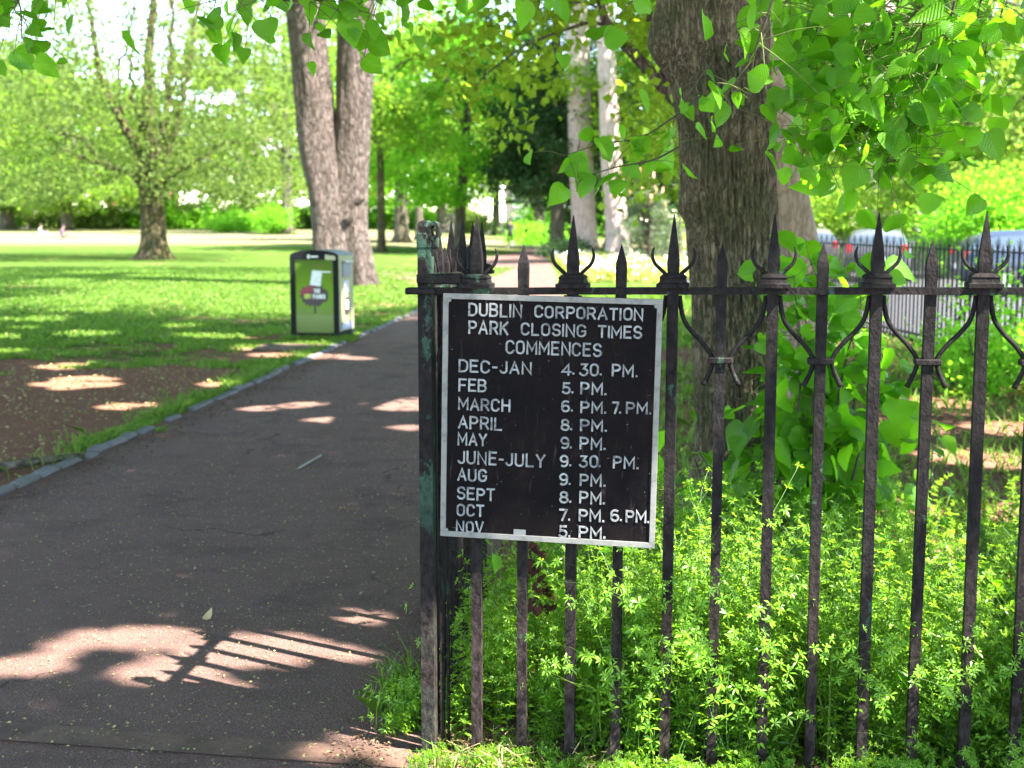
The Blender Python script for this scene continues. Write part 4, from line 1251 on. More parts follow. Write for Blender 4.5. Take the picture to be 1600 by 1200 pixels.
def off_tree(label, base, h, r, lobes, ncl, seed, mat="lime_leaf_plain", leaf=.11, cat="tree", bark="bark_lime"):
    """trees that stand outside the photograph's frame and throw the shade"""
    base = np.array([base[0], base[1], 0.0])
    root = empty("lime_tree", base)
    tag(root, label, cat)
    mb = MB()
    p_ = [(0, 0, -.1), (.05, .05, h * .3), (0, .1, h * .6), (.1, 0, h)]
    trunk_geo(mb, p_, [r, r * .8, r * .6, r * .15], 16, 26)
    rg = np.random.default_rng(seed)
    for c_, r_ in lobes:
        for _ in range(5):
            t_ = np.array(c_) - base + rg.normal(size=3) * np.array(r_) * .45
            a = np.array([0, .05, h * rg.uniform(.35, .6)])
            mb.tube(spline([a, (a + t_) / 2 + np.array([0, 0, .5]), t_], 10), np.linspace(r * .35, .02, 10), 7)
    mb.build("trunk", B[bark], root, smooth=True)
    high_crown(root, base, lobes, ncl, 95, .42, leaf, B[mat], seed)
    return root
near_right = off_tree("street-side lime with a broad crown behind the viewpoint, shading the gate", (5.2, -2.6), 11, .38, [((4.6, -1.0, 7.3), (4.6, 4.2, 2.6)), ((7.5, 2.5, 7.2), (3.6, 4.2, 2.4)), ((1.0, -1.5, 7.6), (3, 3, 2.0)), ((5.2, 1.3, 6.8), (2.7, 2.4, 1.7))], 2000, 31)
left_lime = off_tree("lime left of the path whose leaves hang into the picture's top left corner", (-5.6, 5.0), 11, .36, [((-4.6, 6.0, 8.0), (4.6, 5.6, 2.9)), ((-8, 9.5, 8), (4.5, 4.5, 2.6))], 1400, 32)
off_tree("broad lime standing on the lawn left of the view", (-9.8, 15.5), 12, .42, [((-8.0, 16, 8.6), (5.2, 6.5, 3.0)), ((-10, 24, 9.2), (6, 5, 3.0))], 1200, 33, leaf=.16)
off_tree("lime by the street railing right of the view", (7.2, 9.5), 11, .36, [((7.2, 8.5, 8.0), (3.8, 5.0, 3.0)), ((5.6, 15, 8.6), (3.6, 4.5, 2.8))], 1000, 34, leaf=.14)

# --- second, leaning trunk behind the lime, with the sunlit limb
sb = at_z(1262, 640)
second = empty("lime_tree", sb)
tag(second, "leaning grey-brown trunk half hidden behind the big furrowed one, sunlit yellow-green limb", "tree")
mb = MB()
w2 = lambda x, y: at_y(x, y, sb[1]) - sb
trunk_geo(mb, [w2(1264, 660), w2(1256, 520), w2(1246, 400), w2(1228, 300), w2(1210, 200), w2(1180, 60), w2(1150, -100), w2(1130, -500)], [.24, .20, .185, .17, .16, .15, .14, .05], 20, 40, .35)
mb.build("trunk", B["bark_smooth"], second, smooth=True)
mb = MB()
mb.tube(spline([w2(1222, 270), w2(1130, 215), w2(1058, 158), w2(1012, 108), w2(985, 78), w2(958, 50), w2(942, 20), w2(928, -60)], 40), np.interp(np.linspace(0, 1, 40), [0, .3, .6, 1], [.075, .055, .048, .03]), 10)
mb.tube(spline([w2(985, 78), w2(935, 36), w2(880, 48), w2(820, 72), w2(770, 108), w2(735, 142)], 24), np.linspace(.018, .005, 24), 6)
mb.tube(spline([w2(958, 50), w2(930, 10), w2(870, 6), w2(800, 30)], 16), np.linspace(.012, .004, 16), 6)
mb.tube(spline([w2(1058, 158), w2(1020, 60), w2(1010, -60)], 12), np.linspace(.04, .02, 12), 7)
mb.build("limb", B["bark_pale"], second, smooth=True)
pl = []
for x, y, sp_, n_ in [(1015, 40, 45, 130), (1030, 10, 45, 100), (880, 15, 40, 60), (830, 100, 50, 90), (760, 60, 60, 60), (1010, 160, 40, 80), (1030, 230, 45, 110), (1000, 290, 30, 50), (800, 20, 60, 80), (790, 190, 45, 40), (1045, 100, 40, 70), (960, -10, 40, 70), (850, 10, 60, 90), (740, 130, 50, 60), (680, 60, 60, 40)]:
    q = np.column_stack([rg.normal(x, sp_ * .6, n_), rg.normal(y, sp_ * .5, n_), rg.normal(sb[1] + .8, .9, n_)])
    pl.append(np.array([at_y(a, b, c_) for a, b, c_ in q]) - sb)
pl = np.concatenate(pl); pl = np.concatenate([pl, pl + rg.normal(size=pl.shape) * .10])
big_mesh("limb_leaves", quads(pl, .082, rg, .5, .85), 4, B["leaf_yellow"], second)
high_crown(second, sb, [((1.5, 11.5, 8.2), (5.0, 5.5, 3.0)), ((-2.5, 15, 8.8), (4.5, 5, 2.8))], 1300, 95, .5, .14, B["lime_leaf_plain"], 22)

# --- forked pale tree behind the bin
T1 = np.array([-4.2, 32.2, 0])
forked = empty("forked_tree", T1)
tag(forked, "tall pale tree forked into two ridged grey-pink trunks, standing behind the litter bin", "tree")
w1 = lambda x, y, dy=0: at_y(x, y, 32.2 + dy) - T1
def barky(paths, seg, n, name, mat, root, amp=.05, freq=3.2, zs=.7, flare=0, fh=1.0):
    m = MB()
    for pts, rd in paths:
        p = spline(pts, n); r_ = np.interp(np.linspace(0, 1, n), np.linspace(0, 1, len(rd)), rd)
        r_ = r_ * (1 + flare * np.exp(-np.maximum(p[:, 2], 0) / fh))
        V, f = tube_geo(p, r_, seg, True)
        V = V.reshape(n, seg, 3); t_ = np.arange(seg) / seg * 2 * math.pi
        for i in range(n):
            for j in range(seg):
                d = V[i, j] - p[i]
                q = Vector((math.cos(t_[j]) * freq + pts[0][0], math.sin(t_[j]) * freq, p[i][2] * zs))
                a = 1 - 2 * abs(mnoise.noise(q)); b = mnoise.noise(q * .35)
                c_ = math.exp(-max(p[i][2], 0) / (fh * .8)) * .22 * math.sin(t_[j] * 5 + 1)
                V[i, j] = p[i] + d * (1 - amp * max(a, 0) ** 2 + amp * 2.0 * b + c_)
        m.add(V.reshape(-1, 3), f)
    return m.build(name, mat, root, smooth=True)
barky([([w1(520, 452), w1(520, 410), w1(520, 360), w1(512, 300), w1(500, 230), w1(491, 150), w1(482, 70), w1(470, -30), w1(452, -160), w1(430, -500)], [.50, .50, .50, .47, .50, .49, .46, .46, .40, .2]),
       ([w1(556, 452, .1), w1(552, 400, .1), w1(548, 350, .1), w1(550, 290, .1), w1(553, 200, .1), w1(556, 100, .1), w1(556, 20, .1), w1(556, -90, .1), w1(560, -500, .1)], [.46, .46, .46, .44, .46, .47, .46, .44, .2])],
      64, 130, "trunk", B["bark_pale"], forked, .075, 3.4, .55, .22, .9)
mb = MB(); mb.tube(spline([w1(556, 318, -.55), w1(563, 312, -.6), w1(570, 306, -.6)], 6), [.10, .09, .06], 10); mb.build("branch_stub", B["bark_pale"], forked, smooth=True)
rgf = np.random.default_rng(77)
Pf, Cf = crown_points(rgf, np.array([-4.5, 33, 14.0]), (7.5, 7.5, 6.5), 230, 110, .75, .2)
Pf = Pf[Pf[:, 2] > 1.55 + .175 * Pf[:, 1] + .4]
Pf = Pf[keep_shade(Pf, .2)]
big_mesh("crown", quads(Pf - T1, .2, rgf), 4, B["leaf_mid"], forked)

# --- the spreading tree on the lawn
T2 = at_z(240, 407); T2[2] = gz(T2[0], T2[1]); T2 = np.array([-15.1, 54.0, gz(-15.1, 54.0)])
spread = empty("spreading_tree", T2)
tag(spread, "spreading lawn tree with mossy split trunk, many rising limbs and thin olive foliage", "tree")
w3 = lambda x, y, dy=0: at_y(x, y, 54 + dy) - T2
barky([([w3(240, 412), w3(240, 395), w3(240, 350), w3(238, 300), w3(236, 262)], [.62, .55, .52, .55, .60])], 48, 50, "trunk", B["bark_moss"], spread, .10, 2.6, .5, .55, .45)
mb = MB()
LB = [([(230, 290), (235, 235), (232, 160), (233, 90), (238, 0), (240, -80)], .30), ([(232, 285), (214, 235), (190, 190), (170, 150), (153, 100), (140, 20), (130, -60)], .22), ([(245, 285), (252, 220), (262, 150), (266, 80), (270, -10)], .20),
      ([(228, 290), (195, 268), (165, 258), (130, 248), (95, 232)], .13), ([(250, 290), (285, 262), (320, 245), (350, 222), (400, 226)], .14), ([(248, 280), (275, 200), (290, 130), (305, 50), (315, -20)], .15), ([(190, 190), (185, 120), (200, 60), (195, 0)], .09),
      ([(236, 240), (210, 150), (205, 80), (210, -20)], .11), ([(260, 150), (300, 100), (340, 70)], .07), ([(165, 258), (120, 215), (70, 200)], .06), ([(320, 245), (350, 265), (390, 285)], .05)]
for k_, (pp, r0) in enumerate(LB):
    n_ = 22
    P = spline([w3(x, y, (k_ % 3 - 1) * .6 * i / len(pp)) for i, (x, y) in enumerate(pp)], n_)
    P[1:] += rg.normal(size=(n_ - 1, 3)) * .05
    mb.tube(P, np.linspace(r0 * 1.1, r0 * .35, n_), 8)
mb.build("limb", B["bark_moss"], spread, smooth=True)
rgs = np.random.default_rng(6)
Ps = []
for x, y, sx, sy, n_ in [(60, 230, 70, 70, 2600), (130, 180, 70, 70, 1500), (330, 200, 90, 80, 3000), (420, 180, 60, 100, 2400), (240, 200, 90, 60, 1600), (40, 120, 70, 60, 1600), (130, 290, 80, 20, 1500), (330, 280, 70, 25, 1500), (420, 290, 50, 25, 900), (380, 70, 70, 60, 1800), (20, 300, 60, 25, 900), (240, 60, 140, 70, 1500), (200, 250, 60, 30, 500), (100, 40, 70, 50, 900)]:
    n_ = int(n_ * .95)
    nc = max(3, n_ // 40)
    cx_, cy_, cd_ = rgs.normal(x, sx * .75, nc), rgs.normal(y, sy * .75, nc), rgs.uniform(-5.5, 5.5, nc)
    for a, b, c_ in zip(cx_, cy_, cd_):
        q = w3(a, b, c_)
        Ps.append(q + rgs.normal(size=(40, 3)) * np.array([.62, .62, .38]) - np.array([0, 0, .0]))
for x, y, sx, sy, n_ in [(110, 60, 60, 60, 900), (200, 60, 70, 60, 800), (300, 50, 60, 60, 1000), (60, 20, 60, 50, 700), (240, 130, 60, 40, 500), (150, 120, 60, 40, 600)]:
    for _ in range(n_ // 14):
        q = w3(rgs.normal(x, sx), rgs.normal(y, sy), rgs.uniform(-5, 5))
        Ps.append(q + rgs.normal(size=(14, 3)) * .34)
Ps = np.concatenate(Ps)
Ps = Ps[Ps[:, 2] > 2.2]
hi = np.array([0, 0, 13]) + rgs.normal(size=(7000, 3)) * np.array([5.5, 5.5, 1.8])
Ps = np.concatenate([Ps, hi])
big_mesh("crown", quads(Ps, .17, rgs, .35), 4, B["leaf_olive"], spread)

# --- trees round the path and lawn: (label, x, base y in the photograph, distance, height, trunk radius, lobes, leaf material, ...)
def px_base(x, Y): return np.array([(x - 800) / F * (Y * math.cos(PITCH) + EYE * math.sin(PITCH)), Y])
tree("maple_tree", "dark-stemmed green maple just right of the forked trunk, left of the path", px_base(627, 84), 16, .50, [((0, 0, 10.0), (7, 6, 6.0)), ((2.5, -2, 5.4), (4.2, 4, 2.6)), ((-3.5, 1, 6), (4, 4, 3))], B["leaf_bright"], B["bark_dark"], .26, ncl=260, per=85, clr=.7, seed=1, zmin=2.4)
tree("mossy_tree", "thin mossy stem close beside the forked trunk with a rake of bright foliage", px_base(596, 66), 12, .22, [((0, 1, 8.5), (4.5, 4.5, 4.5))], B["leaf_bright"], B["bark_moss"], .24, ncl=150, per=80, clr=.7, seed=2, zmin=3.5)
tree("maple_tree", "slim grey-stemmed maple with bright low branches behind the gate post", px_base(655, 92), 14, .30, [((0, 0, 9.5), (6.5, 6, 6.0)), ((1.5, -2, 4.6), (4.0, 4, 2.2))], B["leaf_bright"], B["bark_dark"], .30, ncl=260, per=80, clr=.8, seed=3, zmin=1.8)
tree("maple_tree", "large bright maple arching over the left edge of the path", px_base(715, 70), 14, .32, [((0, 0, 9.0), (5.0, 5.5, 5.0)), ((-1.0, -1, 4.3), (3.4, 3, 1.9))], B["leaf_mid"], B["bark_dark"], .26, ncl=250, per=85, clr=.75, seed=4, zmin=2.3, lean=(1.0, 0))
tree("yew_tree", "dark green tree arching over the right edge of the path behind pale trunks", px_base(870, 66), 14, .38, [((-.5, 0, 6.2), (3.6, 4, 3.0)), ((0, 1, 9), (4.5, 4.5, 4.5)), ((-1.6, 1, 4.2), (2.2, 2.5, 1.4))], B["leaf_dark"], B["bark_dark"], .20, ncl=320, per=100, clr=.6, seed=5, zmin=2.3)
tree("yew_tree", "dark tree farther up the path right of the jogger", px_base(842, 112), 13, .55, [((0, 0, 8), (5.5, 5, 5.0))], B["leaf_dark"], B["bark_dark"], .32, ncl=200, per=80, clr=.8, seed=6, zmin=3.2)
tree("yew_tree", "dark evergreen mass between the two pale trunks", px_base(955, 80), 15, .4, [((0, 0, 7), (4.5, 4, 6.2)), ((-2, 0, 5), (3, 3, 4))], B["leaf_dark"], B["bark_dark"], .28, ncl=300, per=90, clr=.75, seed=7, zmin=.6)
tree("yew_tree", "dark evergreen behind the young pine, left of the furrowed trunk", px_base(1035, 74), 11, .35, [((0, 0, 4.8), (4.0, 4, 4.8))], B["leaf_dark"], B["bark_dark"], .28, ncl=200, per=90, clr=.75, seed=8, zmin=.3)
# the two tall pale trunks beside the bed
for i, (xx, Y, lab, pth, rr) in enumerate([(912, 63, "left one of two tall pale bare trunks beside the sunny flower bed", [(914, 405), (912, 340), (908, 250), (905, 160), (902, 60), (900, -60), (898, -400)], [.66, .60, .60, .58, .56, .50, .25]),
                                           (965, 59, "right one of two tall pale bare trunks, slimmer and catching full sun", [(967, 408), (963, 340), (956, 250), (951, 160), (946, 70), (942, -60), (936, -400)], [.58, .52, .50, .44, .40, .36, .2])]):
    bs = np.array([px_base(xx, Y)[0], Y, 0]); rt = empty("plane_tree", bs); tag(rt, lab, "tree", "pale trunks beside the bed")
    barky([([at_y(a, b, Y) - bs for a, b in pth], rr)], 36, 70, "trunk", B["bark_pink"], rt, .03, 2.4, .4, .12, .6)
    r2 = np.random.default_rng(50 + i)
    Pc, Cc = crown_points(r2, (2, -1, 17), (4.5, 4, 4.5), 70, 90, .9, .2)
    Pc = Pc[Pc[:, 2] > 10.2]; Pc = Pc[keep_shade(Pc + bs, .3)]
    big_mesh("crown", quads(Pc, .3, r2), 4, B["leaf_bright"], rt)

# left side of the lawn, back row
tree("lawn_tree", "far dark-trunked tree at the left edge of the picture behind the sitting people", px_base(12, 128), 18, .65, [((0, 0, 10.5), (8.5, 7, 8.5)), ((3, -3, 3.8), (6, 4, 2.0))], B["leaf_pale"], B["bark_dark"], .42, ncl=300, per=75, clr=1.0, seed=10, zmin=1.9)
tree("lawn_tree", "sunlit yellow-green tree low behind the sitting people", px_base(105, 116), 15, .5, [((0, 0, 8.5), (8, 6, 7.2)), ((2, -3, 3.8), (7, 4, 2.0))], B["leaf_bright"], B["bark_dark"], .38, ncl=320, per=75, clr=.9, seed=11, zmin=1.4)
tree("lawn_tree", "dark evergreen rising behind the left part of the lawn", px_base(40, 150), 19, .5, [((0, 0, 13), (7, 6, 8.5)), ((-8, 0, 12), (6, 6, 7))], B["leaf_dark"], B["bark_dark"], .42, ncl=300, per=80, clr=1.0, seed=12, zmin=3)
tree("lawn_tree", "tall dark tree behind the lawn just left of the spreading tree", px_base(150, 140), 17, .5, [((0, 0, 9.5), (8, 6, 7.5))], B["leaf_mid"], B["bark_dark"], .42, ncl=300, per=75, clr=1.0, seed=42, zmin=1.6)
tree("lawn_tree", "pale green tree straight behind the spreading tree", px_base(250, 132), 15, .5, [((0, 0, 7.0), (8, 6, 5.5))], B["leaf_pale"], B["bark_dark"], .42, ncl=260, per=75, clr=1.0, seed=13, zmin=1.6)
tree("lawn_tree", "light green tree between the spreading tree and the forked trunk", px_base(385, 118), 18, .5, [((0, 0, 11), (8.5, 6, 9.5)), ((2, -3, 4.6), (6, 4, 2.4))], B["leaf_pale"], B["bark_dark"], .38, ncl=340, per=75, clr=.9, seed=14, zmin=1.5)
tree("lawn_tree", "bright tree whose low boughs end left of the forked trunk", px_base(450, 100), 16, .45, [((0, 0, 10), (6.5, 6, 8.2)), ((-1, -2, 4.2), (4.6, 4, 2.2))], B["leaf_bright"], B["bark_dark"], .32, ncl=300, per=75, clr=.85, seed=15, zmin=1.3)
tree("lawn_tree", "hazy tall tree beyond the far lawn wall on the left", px_base(-70, 140), 17, .5, [((0, 0, 9), (9, 7, 8.5))], B["leaf_pale"], B["bark_dark"], .45, ncl=240, per=75, clr=1.1, seed=16, zmin=2.5)
tree("lawn_tree", "green tree filling the gap right of the forked trunk, far back", px_base(560, 125), 16, .5, [((0, 0, 8.5), (8, 6, 8.0))], B["leaf_mid"], B["bark_dark"], .42, ncl=280, per=75, clr=1.0, seed=17, zmin=1.5)
tree("lawn_tree", "tall light maple closing the view behind the gate post", px_base(690, 130), 19, .5, [((0, 0, 10.5), (8, 6, 9.5))], B["leaf_bright"], B["bark_dark"], .42, ncl=300, per=75, clr=1.0, seed=18, zmin=2.6)
tree("lawn_tree", "pale maple over the far end of the path", px_base(775, 150), 19, .5, [((0, 0, 12), (8, 6, 8.5))], B["leaf_bright"], B["bark_dark"], .45, ncl=260, per=75, clr=1.1, seed=19, zmin=4.2)
tree("lawn_tree", "olive tree behind the dark ones right of the path", px_base(905, 140), 17, .5, [((0, 0, 9), (8, 6, 8.0))], B["leaf_mid"], B["bark_dark"], .45, ncl=260, per=75, clr=1.1, seed=20, zmin=1.5)

# right side, beyond the street
tree("street_tree", "sunlit tree with a broad red-brown trunk behind the parked cars", px_base(1372, 46), 13, .48, [((0, 0, 7.6), (5.5, 5, 4.5)), ((-2.5, -1, 4.4), (3.2, 3, 1.9))], B["leaf_bright"], B["bark_pink"], .20, ncl=300, per=85, clr=.7, seed=30, zmin=2.6)
tree("street_tree", "very bright lime-green tree over the hedge at the right", px_base(1500, 44), 12, .3, [((0, 0, 6.4), (4.8, 4.5, 4.6)), ((-2, -1.5, 4.2), (3, 3, 2.2))], B["leaf_bright"], B["bark_dark"], .20, ncl=300, per=85, clr=.65, seed=31, zmin=2.0)
tree("street_tree", "thin pale tree at the right edge with sky showing through", px_base(1600, 40), 11, .2, [((0, 0, 6.5), (3.8, 3.5, 4.2))], B["leaf_pale"], B["bark_dark"], .16, ncl=120, per=75, clr=.6, seed=32, zmin=2.0)
tree("street_tree", "bright tree seen just right of the leaning trunk", px_base(1262, 52), 12, .35, [((0, 0, 6.5), (5.0, 5, 5.6))], B["leaf_bright"], B["bark_dark"], .24, ncl=260, per=85, clr=.7, seed=33, zmin=1.4)
tree("street_tree", "green tree far behind the street, above the stone wall", px_base(1420, 75), 14, .4, [((0, 0, 7.5), (9, 6, 6.8))], B["leaf_mid"], B["bark_dark"], .32, ncl=300, per=80, clr=.9, seed=34, zmin=1.0)
tree("street_tree", "green tree far right behind the bright hedge", px_base(1660, 62), 14, .4, [((0, 0, 7.5), (7, 6, 6.5))], B["leaf_pale"], B["bark_dark"], .30, ncl=240, per=80, clr=.8, seed=35, zmin=1.0)
tree("street_tree", "yellow-green tree behind the furrowed trunk and the pine", px_base(1120, 62), 12, .35, [((0, 0, 7.2), (5.5, 5, 4.8))], B["leaf_yellow"], B["bark_dark"], .26, ncl=260, per=80, clr=.8, seed=36, zmin=2.5)
tree("maple_tree", "young yellow-leaved maple with thin stem above the flower bed", px_base(1062, 47), 6.5, .10, [((.2, 0, 5.0), (1.8, 1.8, 1.9))], B["leaf_yellow"], B["bark_dark"], .17, ncl=70, per=70, clr=.4, seed=37, zmin=3.0, nlimb=8)

tree("lime_tree", "tall green lime behind the furrowed trunk, shading the far path", px_base(1142, 47), 12, .3, [((1.2, 0, 9.2), (3.8, 4.5, 3.2))], B["leaf_mid"], B["bark_dark"], .18, ncl=330, per=85, clr=.6, seed=40)
tree("lime_tree", "farther tall green lime behind the furrowed trunk", px_base(1120, 60), 13, .3, [((0.5, 1, 10.2), (4.5, 5, 3.8))], B["leaf_mid"], B["bark_dark"], .22, ncl=330, per=85, clr=.7, seed=41)
def bush(label, base, lobes, mat, leaf, ncl, seed, name="bush", per=80, clr=.35):
    base = np.array([base[0], base[1], gz(base[0], base[1])])
    root = empty(name, base); tag(root, label, "bush")
    rg = np.random.default_rng(seed)
    mb = MB()
    for cc, rr in lobes:
        for _ in range(7):
            tg = np.array(cc) + rg.normal(size=3) * np.array(rr) * .5; tg[2] = max(tg[2], .3)
            mb.tube(spline([(cc[0] * .7, cc[1] * .7, -.05), (tg[0] * .8, tg[1] * .8, tg[2] * .5), tuple(tg)], 7), np.linspace(.035, .006, 7), 5)
    mb.build("stem", B["twig"], root, smooth=True)
    tot = sum(np.prod(r) ** (2 / 3) for _, r in lobes)
    P = np.concatenate([crown_points(rg, c_, r_, max(4, int(ncl * np.prod(r_) ** (2 / 3) / tot)), per, clr, .5)[0] for c_, r_ in lobes])
    P = P[P[:, 2] > .03]
    big_mesh("foliage", quads(P, leaf, rg, .4), 4, mat, root)
    return root
bush("clipped round shrub on the far lawn left of the forked trunk", px_base(432, 100), [((0, 0, 1.1), (1.2, 1.2, 1.2))], B["leaf_mid"], .14, 110, 61)
bush("lower spreading shrub on the far lawn beside the round one", px_base(378, 108), [((0, 0, .8), (1.7, 1.2, .9)), ((-1.6, 0, .6), (1, 1, .7))], B["leaf_mid"], .15, 120, 62)
bush("bright rounded hedge bush across the street at the right edge", (15.3, 37.0), [((0, 0, 1.5), (2.6, 1.7, 1.75)), ((2.6, .5, 1.7), (2.2, 1.7, 1.9))], B["leaf_bright"], .12, 330, 63)
bush("dark green bush in front of the bright hedge across the street", (13.2, 36.0), [((0, 0, 1.3), (1.6, 1.2, 1.5))], B["leaf_mid"], .11, 150, 64)
bush("yellow-green bush across the street behind the broad red-brown trunk", (10.6, 42.0), [((0, 0, 1.5), (2.4, 1.6, 1.7)), ((-2.8, 1, 1.1), (1.8, 1.5, 1.3))], B["leaf_bright"], .13, 230, 65)
bush("low green bush on the right verge of the shaded path", px_base(862, 58), [((.5, 0, .2), (.7, 1.6, .32)), ((1.2, 4, .22), (.8, 2.0, .35))], B["leaf_dark"], .11, 90, 66)
bush("long low shrub border right of the path, farther than the verge bush", px_base(840, 92), [((0, 0, .6), (2.2, 5, .8)), ((2.5, 4, .7), (2, 5, .9))], B["leaf_mid"], .17, 130, 67)
bush("leafy green shrub near the street railing with pale new leaves", (4.75, 12.2), [((0, 0, .45), (.55, .5, .5)), ((-.5, -.6, .3), (.45, .4, .35)), ((.4, -.9, .35), (.4, .4, .4))], B["leaf_mid"], .06, 90, 68, per=60, clr=.16)

for i, x in enumerate((-70, -58, -47, -36, -26, -16)):
    bush(["low hedge shrub at the far left edge of the lawn", "low hedge shrub behind the sitting people", "low hedge shrub seen left of the spreading tree's trunk", "low hedge shrub far behind the spreading tree", "low hedge shrub between the spreading tree and the clipped shrubs", "low hedge shrub far behind the forked trunk"][i], (x, 133), [((0, 0, 1.3 + .4 * (i % 2)), (4.6, 1.6, 1.5 + .4 * (i % 2))), ((5, 0, 1.0), (3.0, 1.5, 1.3))], B["leaf_mid"] if i % 2 else B["leaf_pale"], .3, 120, 160 + i, clr=.5)
bush("shrub closing the far end of the shaded path, right side", (3.4, 140), [((0, 0, 1.2), (3.4, 1.6, 1.6)), ((5, 1, 1.4), (3.5, 1.6, 1.8))], B["leaf_mid"], .3, 150, 171, clr=.5)
bush("shrub closing the far end of the shaded path, left side", (-5.2, 142), [((0, 0, 1.2), (3.2, 1.6, 1.5)), ((-5, 1, 1.4), (3.5, 1.6, 1.7))], B["leaf_pale"], .3, 150, 172, clr=.5)
# young pine with upright pink candles
pb = np.array([px_base(1012, 46)[0], 46, 0]); pine = empty("young_pine_tree", pb)
tag(pine, "young blue-green pine with upright pinkish candles beside the bed", "tree")
rgp = np.random.default_rng(9)
mb = MB(); cmb = MB(); ndl = []
mb.tube([(0, 0, -.05), (.03, 0, 1.2), (0, 0, 2.6)], [.07, .05, .02], 8)
for i in range(46):
    z0 = rgp.uniform(.15, 2.3); a = rgp.uniform(0, 6.283); L_ = (2.6 - z0) * .42 + .25
    e = np.array([math.cos(a) * L_, math.sin(a) * L_, z0 + .45 * L_ + .1]); m_ = np.array([math.cos(a) * L_ * .6, math.sin(a) * L_ * .6, z0 + .12])
    P = spline([(0, 0, z0), tuple(m_), tuple(e)], 9); mb.tube(P, np.linspace(.022, .008, 9), 5)
    for q in P[3:]:
        ndl.append(q + rgp.normal(size=(34, 3)) * .09)
cl_tops = [(1000, 262), (1012, 255), (1022, 268), (985, 290), (1024, 288), (1036, 292), (1040, 314), (1018, 300), (1003, 292)]
for x, y in cl_tops:
    t_ = at_y(x, y, 46 + rgp.uniform(-.4, .4)) - pb
    b_ = t_ - np.array([rgp.uniform(-.05, .05), 0, rgp.uniform(.35, .5)])
    mb.tube(spline([(0, 0, 1.4), ((b_[0]) * .6, b_[1] * .6, 1.75), tuple(b_)], 9), np.linspace(.03, .018, 9), 6)
    cmb2 = MB(); cmb2.tube([tuple(b_), tuple((b_ + t_) / 2), tuple(t_)], [.035, .05, .018], 8); cmb2.build("candle", B["candle"], pine, smooth=True)
    ndl.append(b_ + rgp.normal(size=(60, 3)) * np.array([.09, .09, .16]) - np.array([0, 0, .2]))
mb.build("trunk", B["bark_pale"], pine, smooth=True)
big_mesh("needles", quads(np.concatenate(ndl), .13, rgp, .5, .16), 4, B["leaf_blue"], pine)

# sunny bedding between the path and the pale trunks
rgb = np.random.default_rng(12)
n_ = 15000
X = rgb.uniform(1.5, 8.5, n_); Y = rgb.uniform(33, 52, n_)
X = np.maximum(X, 1.7 + 0 * Y)
hh = .14 + .30 * hashnoise(np.column_stack([X, Y]), 1.6)
P = np.column_stack([X, Y, rgb.uniform(0, 1, n_) ** .6 * hh])
tag(big_mesh("ground_cover", quads(P, .15, rgb, .9), 4, B["flowerbed"]), kind="stuff")
P2 = P[rgb.random(n_) < .16] + np.array([0, 0, .10])
tag(big_mesh("bedding_flowers", quads(P2, .11, rgb, 1.2, .9), 4, B["white_flower"]), kind="stuff")

# ================================================================== HANGING SPRAYS OF HEART-SHAPED LEAVES
def spray(root, base, pts, Y, n, size, seed, name="leafy_branch", hang=1.0, mat="lime_leaf", spread=.10, wood=.005, stiff=False, face=.6):
    """a twig through the photo points pts at distance Y, with leaves on stalks; one mesh"""
    rg = np.random.default_rng(seed)
    Ys = np.linspace(Y[0], Y[1], len(pts)) if isinstance(Y, tuple) else np.full(len(pts), Y)
    P = spline([at_y(x, y, yy) for (x, y), yy in zip(pts, Ys)], 40)
    m = MB(); m.tube(P, np.linspace(wood, .0013, 40), 6)
    node = P[rg.integers(6, 40, n)] if n < 6 else P[np.clip((np.linspace(5, 39, n) + rg.normal(0, 1, n)).astype(int), 0, 39)]
    # short side twigs
    off = rg.normal(size=(n, 3)) * np.array([spread, spread, spread * .75]) + np.array([0, 0, -.3 * spread * hang])
    st_ = node + off
    for a, b in zip(node, st_):
        m.tube(spline([a, (a + b) / 2 + np.array([0, 0, .012]), b], 5), np.linspace(.0018, .0010, 5), 4, 1)
    if stiff:
        t = unit(np.column_stack([rg.normal(size=n), rg.normal(size=n), rg.normal(-.15, .5, n)]))
        nn = unit(np.column_stack([rg.normal(0, .5, n), rg.normal(-.35, .45, n), np.full(n, .8)]))
    else:
        t = unit(np.column_stack([rg.normal(0, .75, n), rg.normal(0, .7, n), -.8 * hang + rg.normal(0, .45, n)]))
        nn = unit(np.column_stack([rg.normal(0, .8, n), -.55 * face + rg.normal(0, .65, n), rg.normal(.55, .5, n)]))
    V, Fq, uv = heart_leaves(st_, t, nn, size * rg.uniform(.5, 1.2, n), rg, .38, .34)
    wv = np.concatenate(m.v); nq = len(V)
    me = bpy.data.meshes.new(name)
    allv = np.vstack([V, wv]) - base
    faces = np.vstack([Fq, np.array([[i + nq for i in f] for f in m.f if len(f) == 4])])
    o = indexed_mesh(name, allv, faces, [B[mat], B["twig"], B["twig_green"]], root, np.vstack([uv, np.zeros((len(wv), 2))]))
    mi = np.zeros(len(faces), np.int32); k4 = [mm for f, mm in zip(m.f, m.m) if len(f) == 4]
    mi[len(Fq):] = np.array(k4) + 1
    o.data.polygons.foreach_set("material_index", mi)
    bpy.data.meshes.remove(me)
    return o

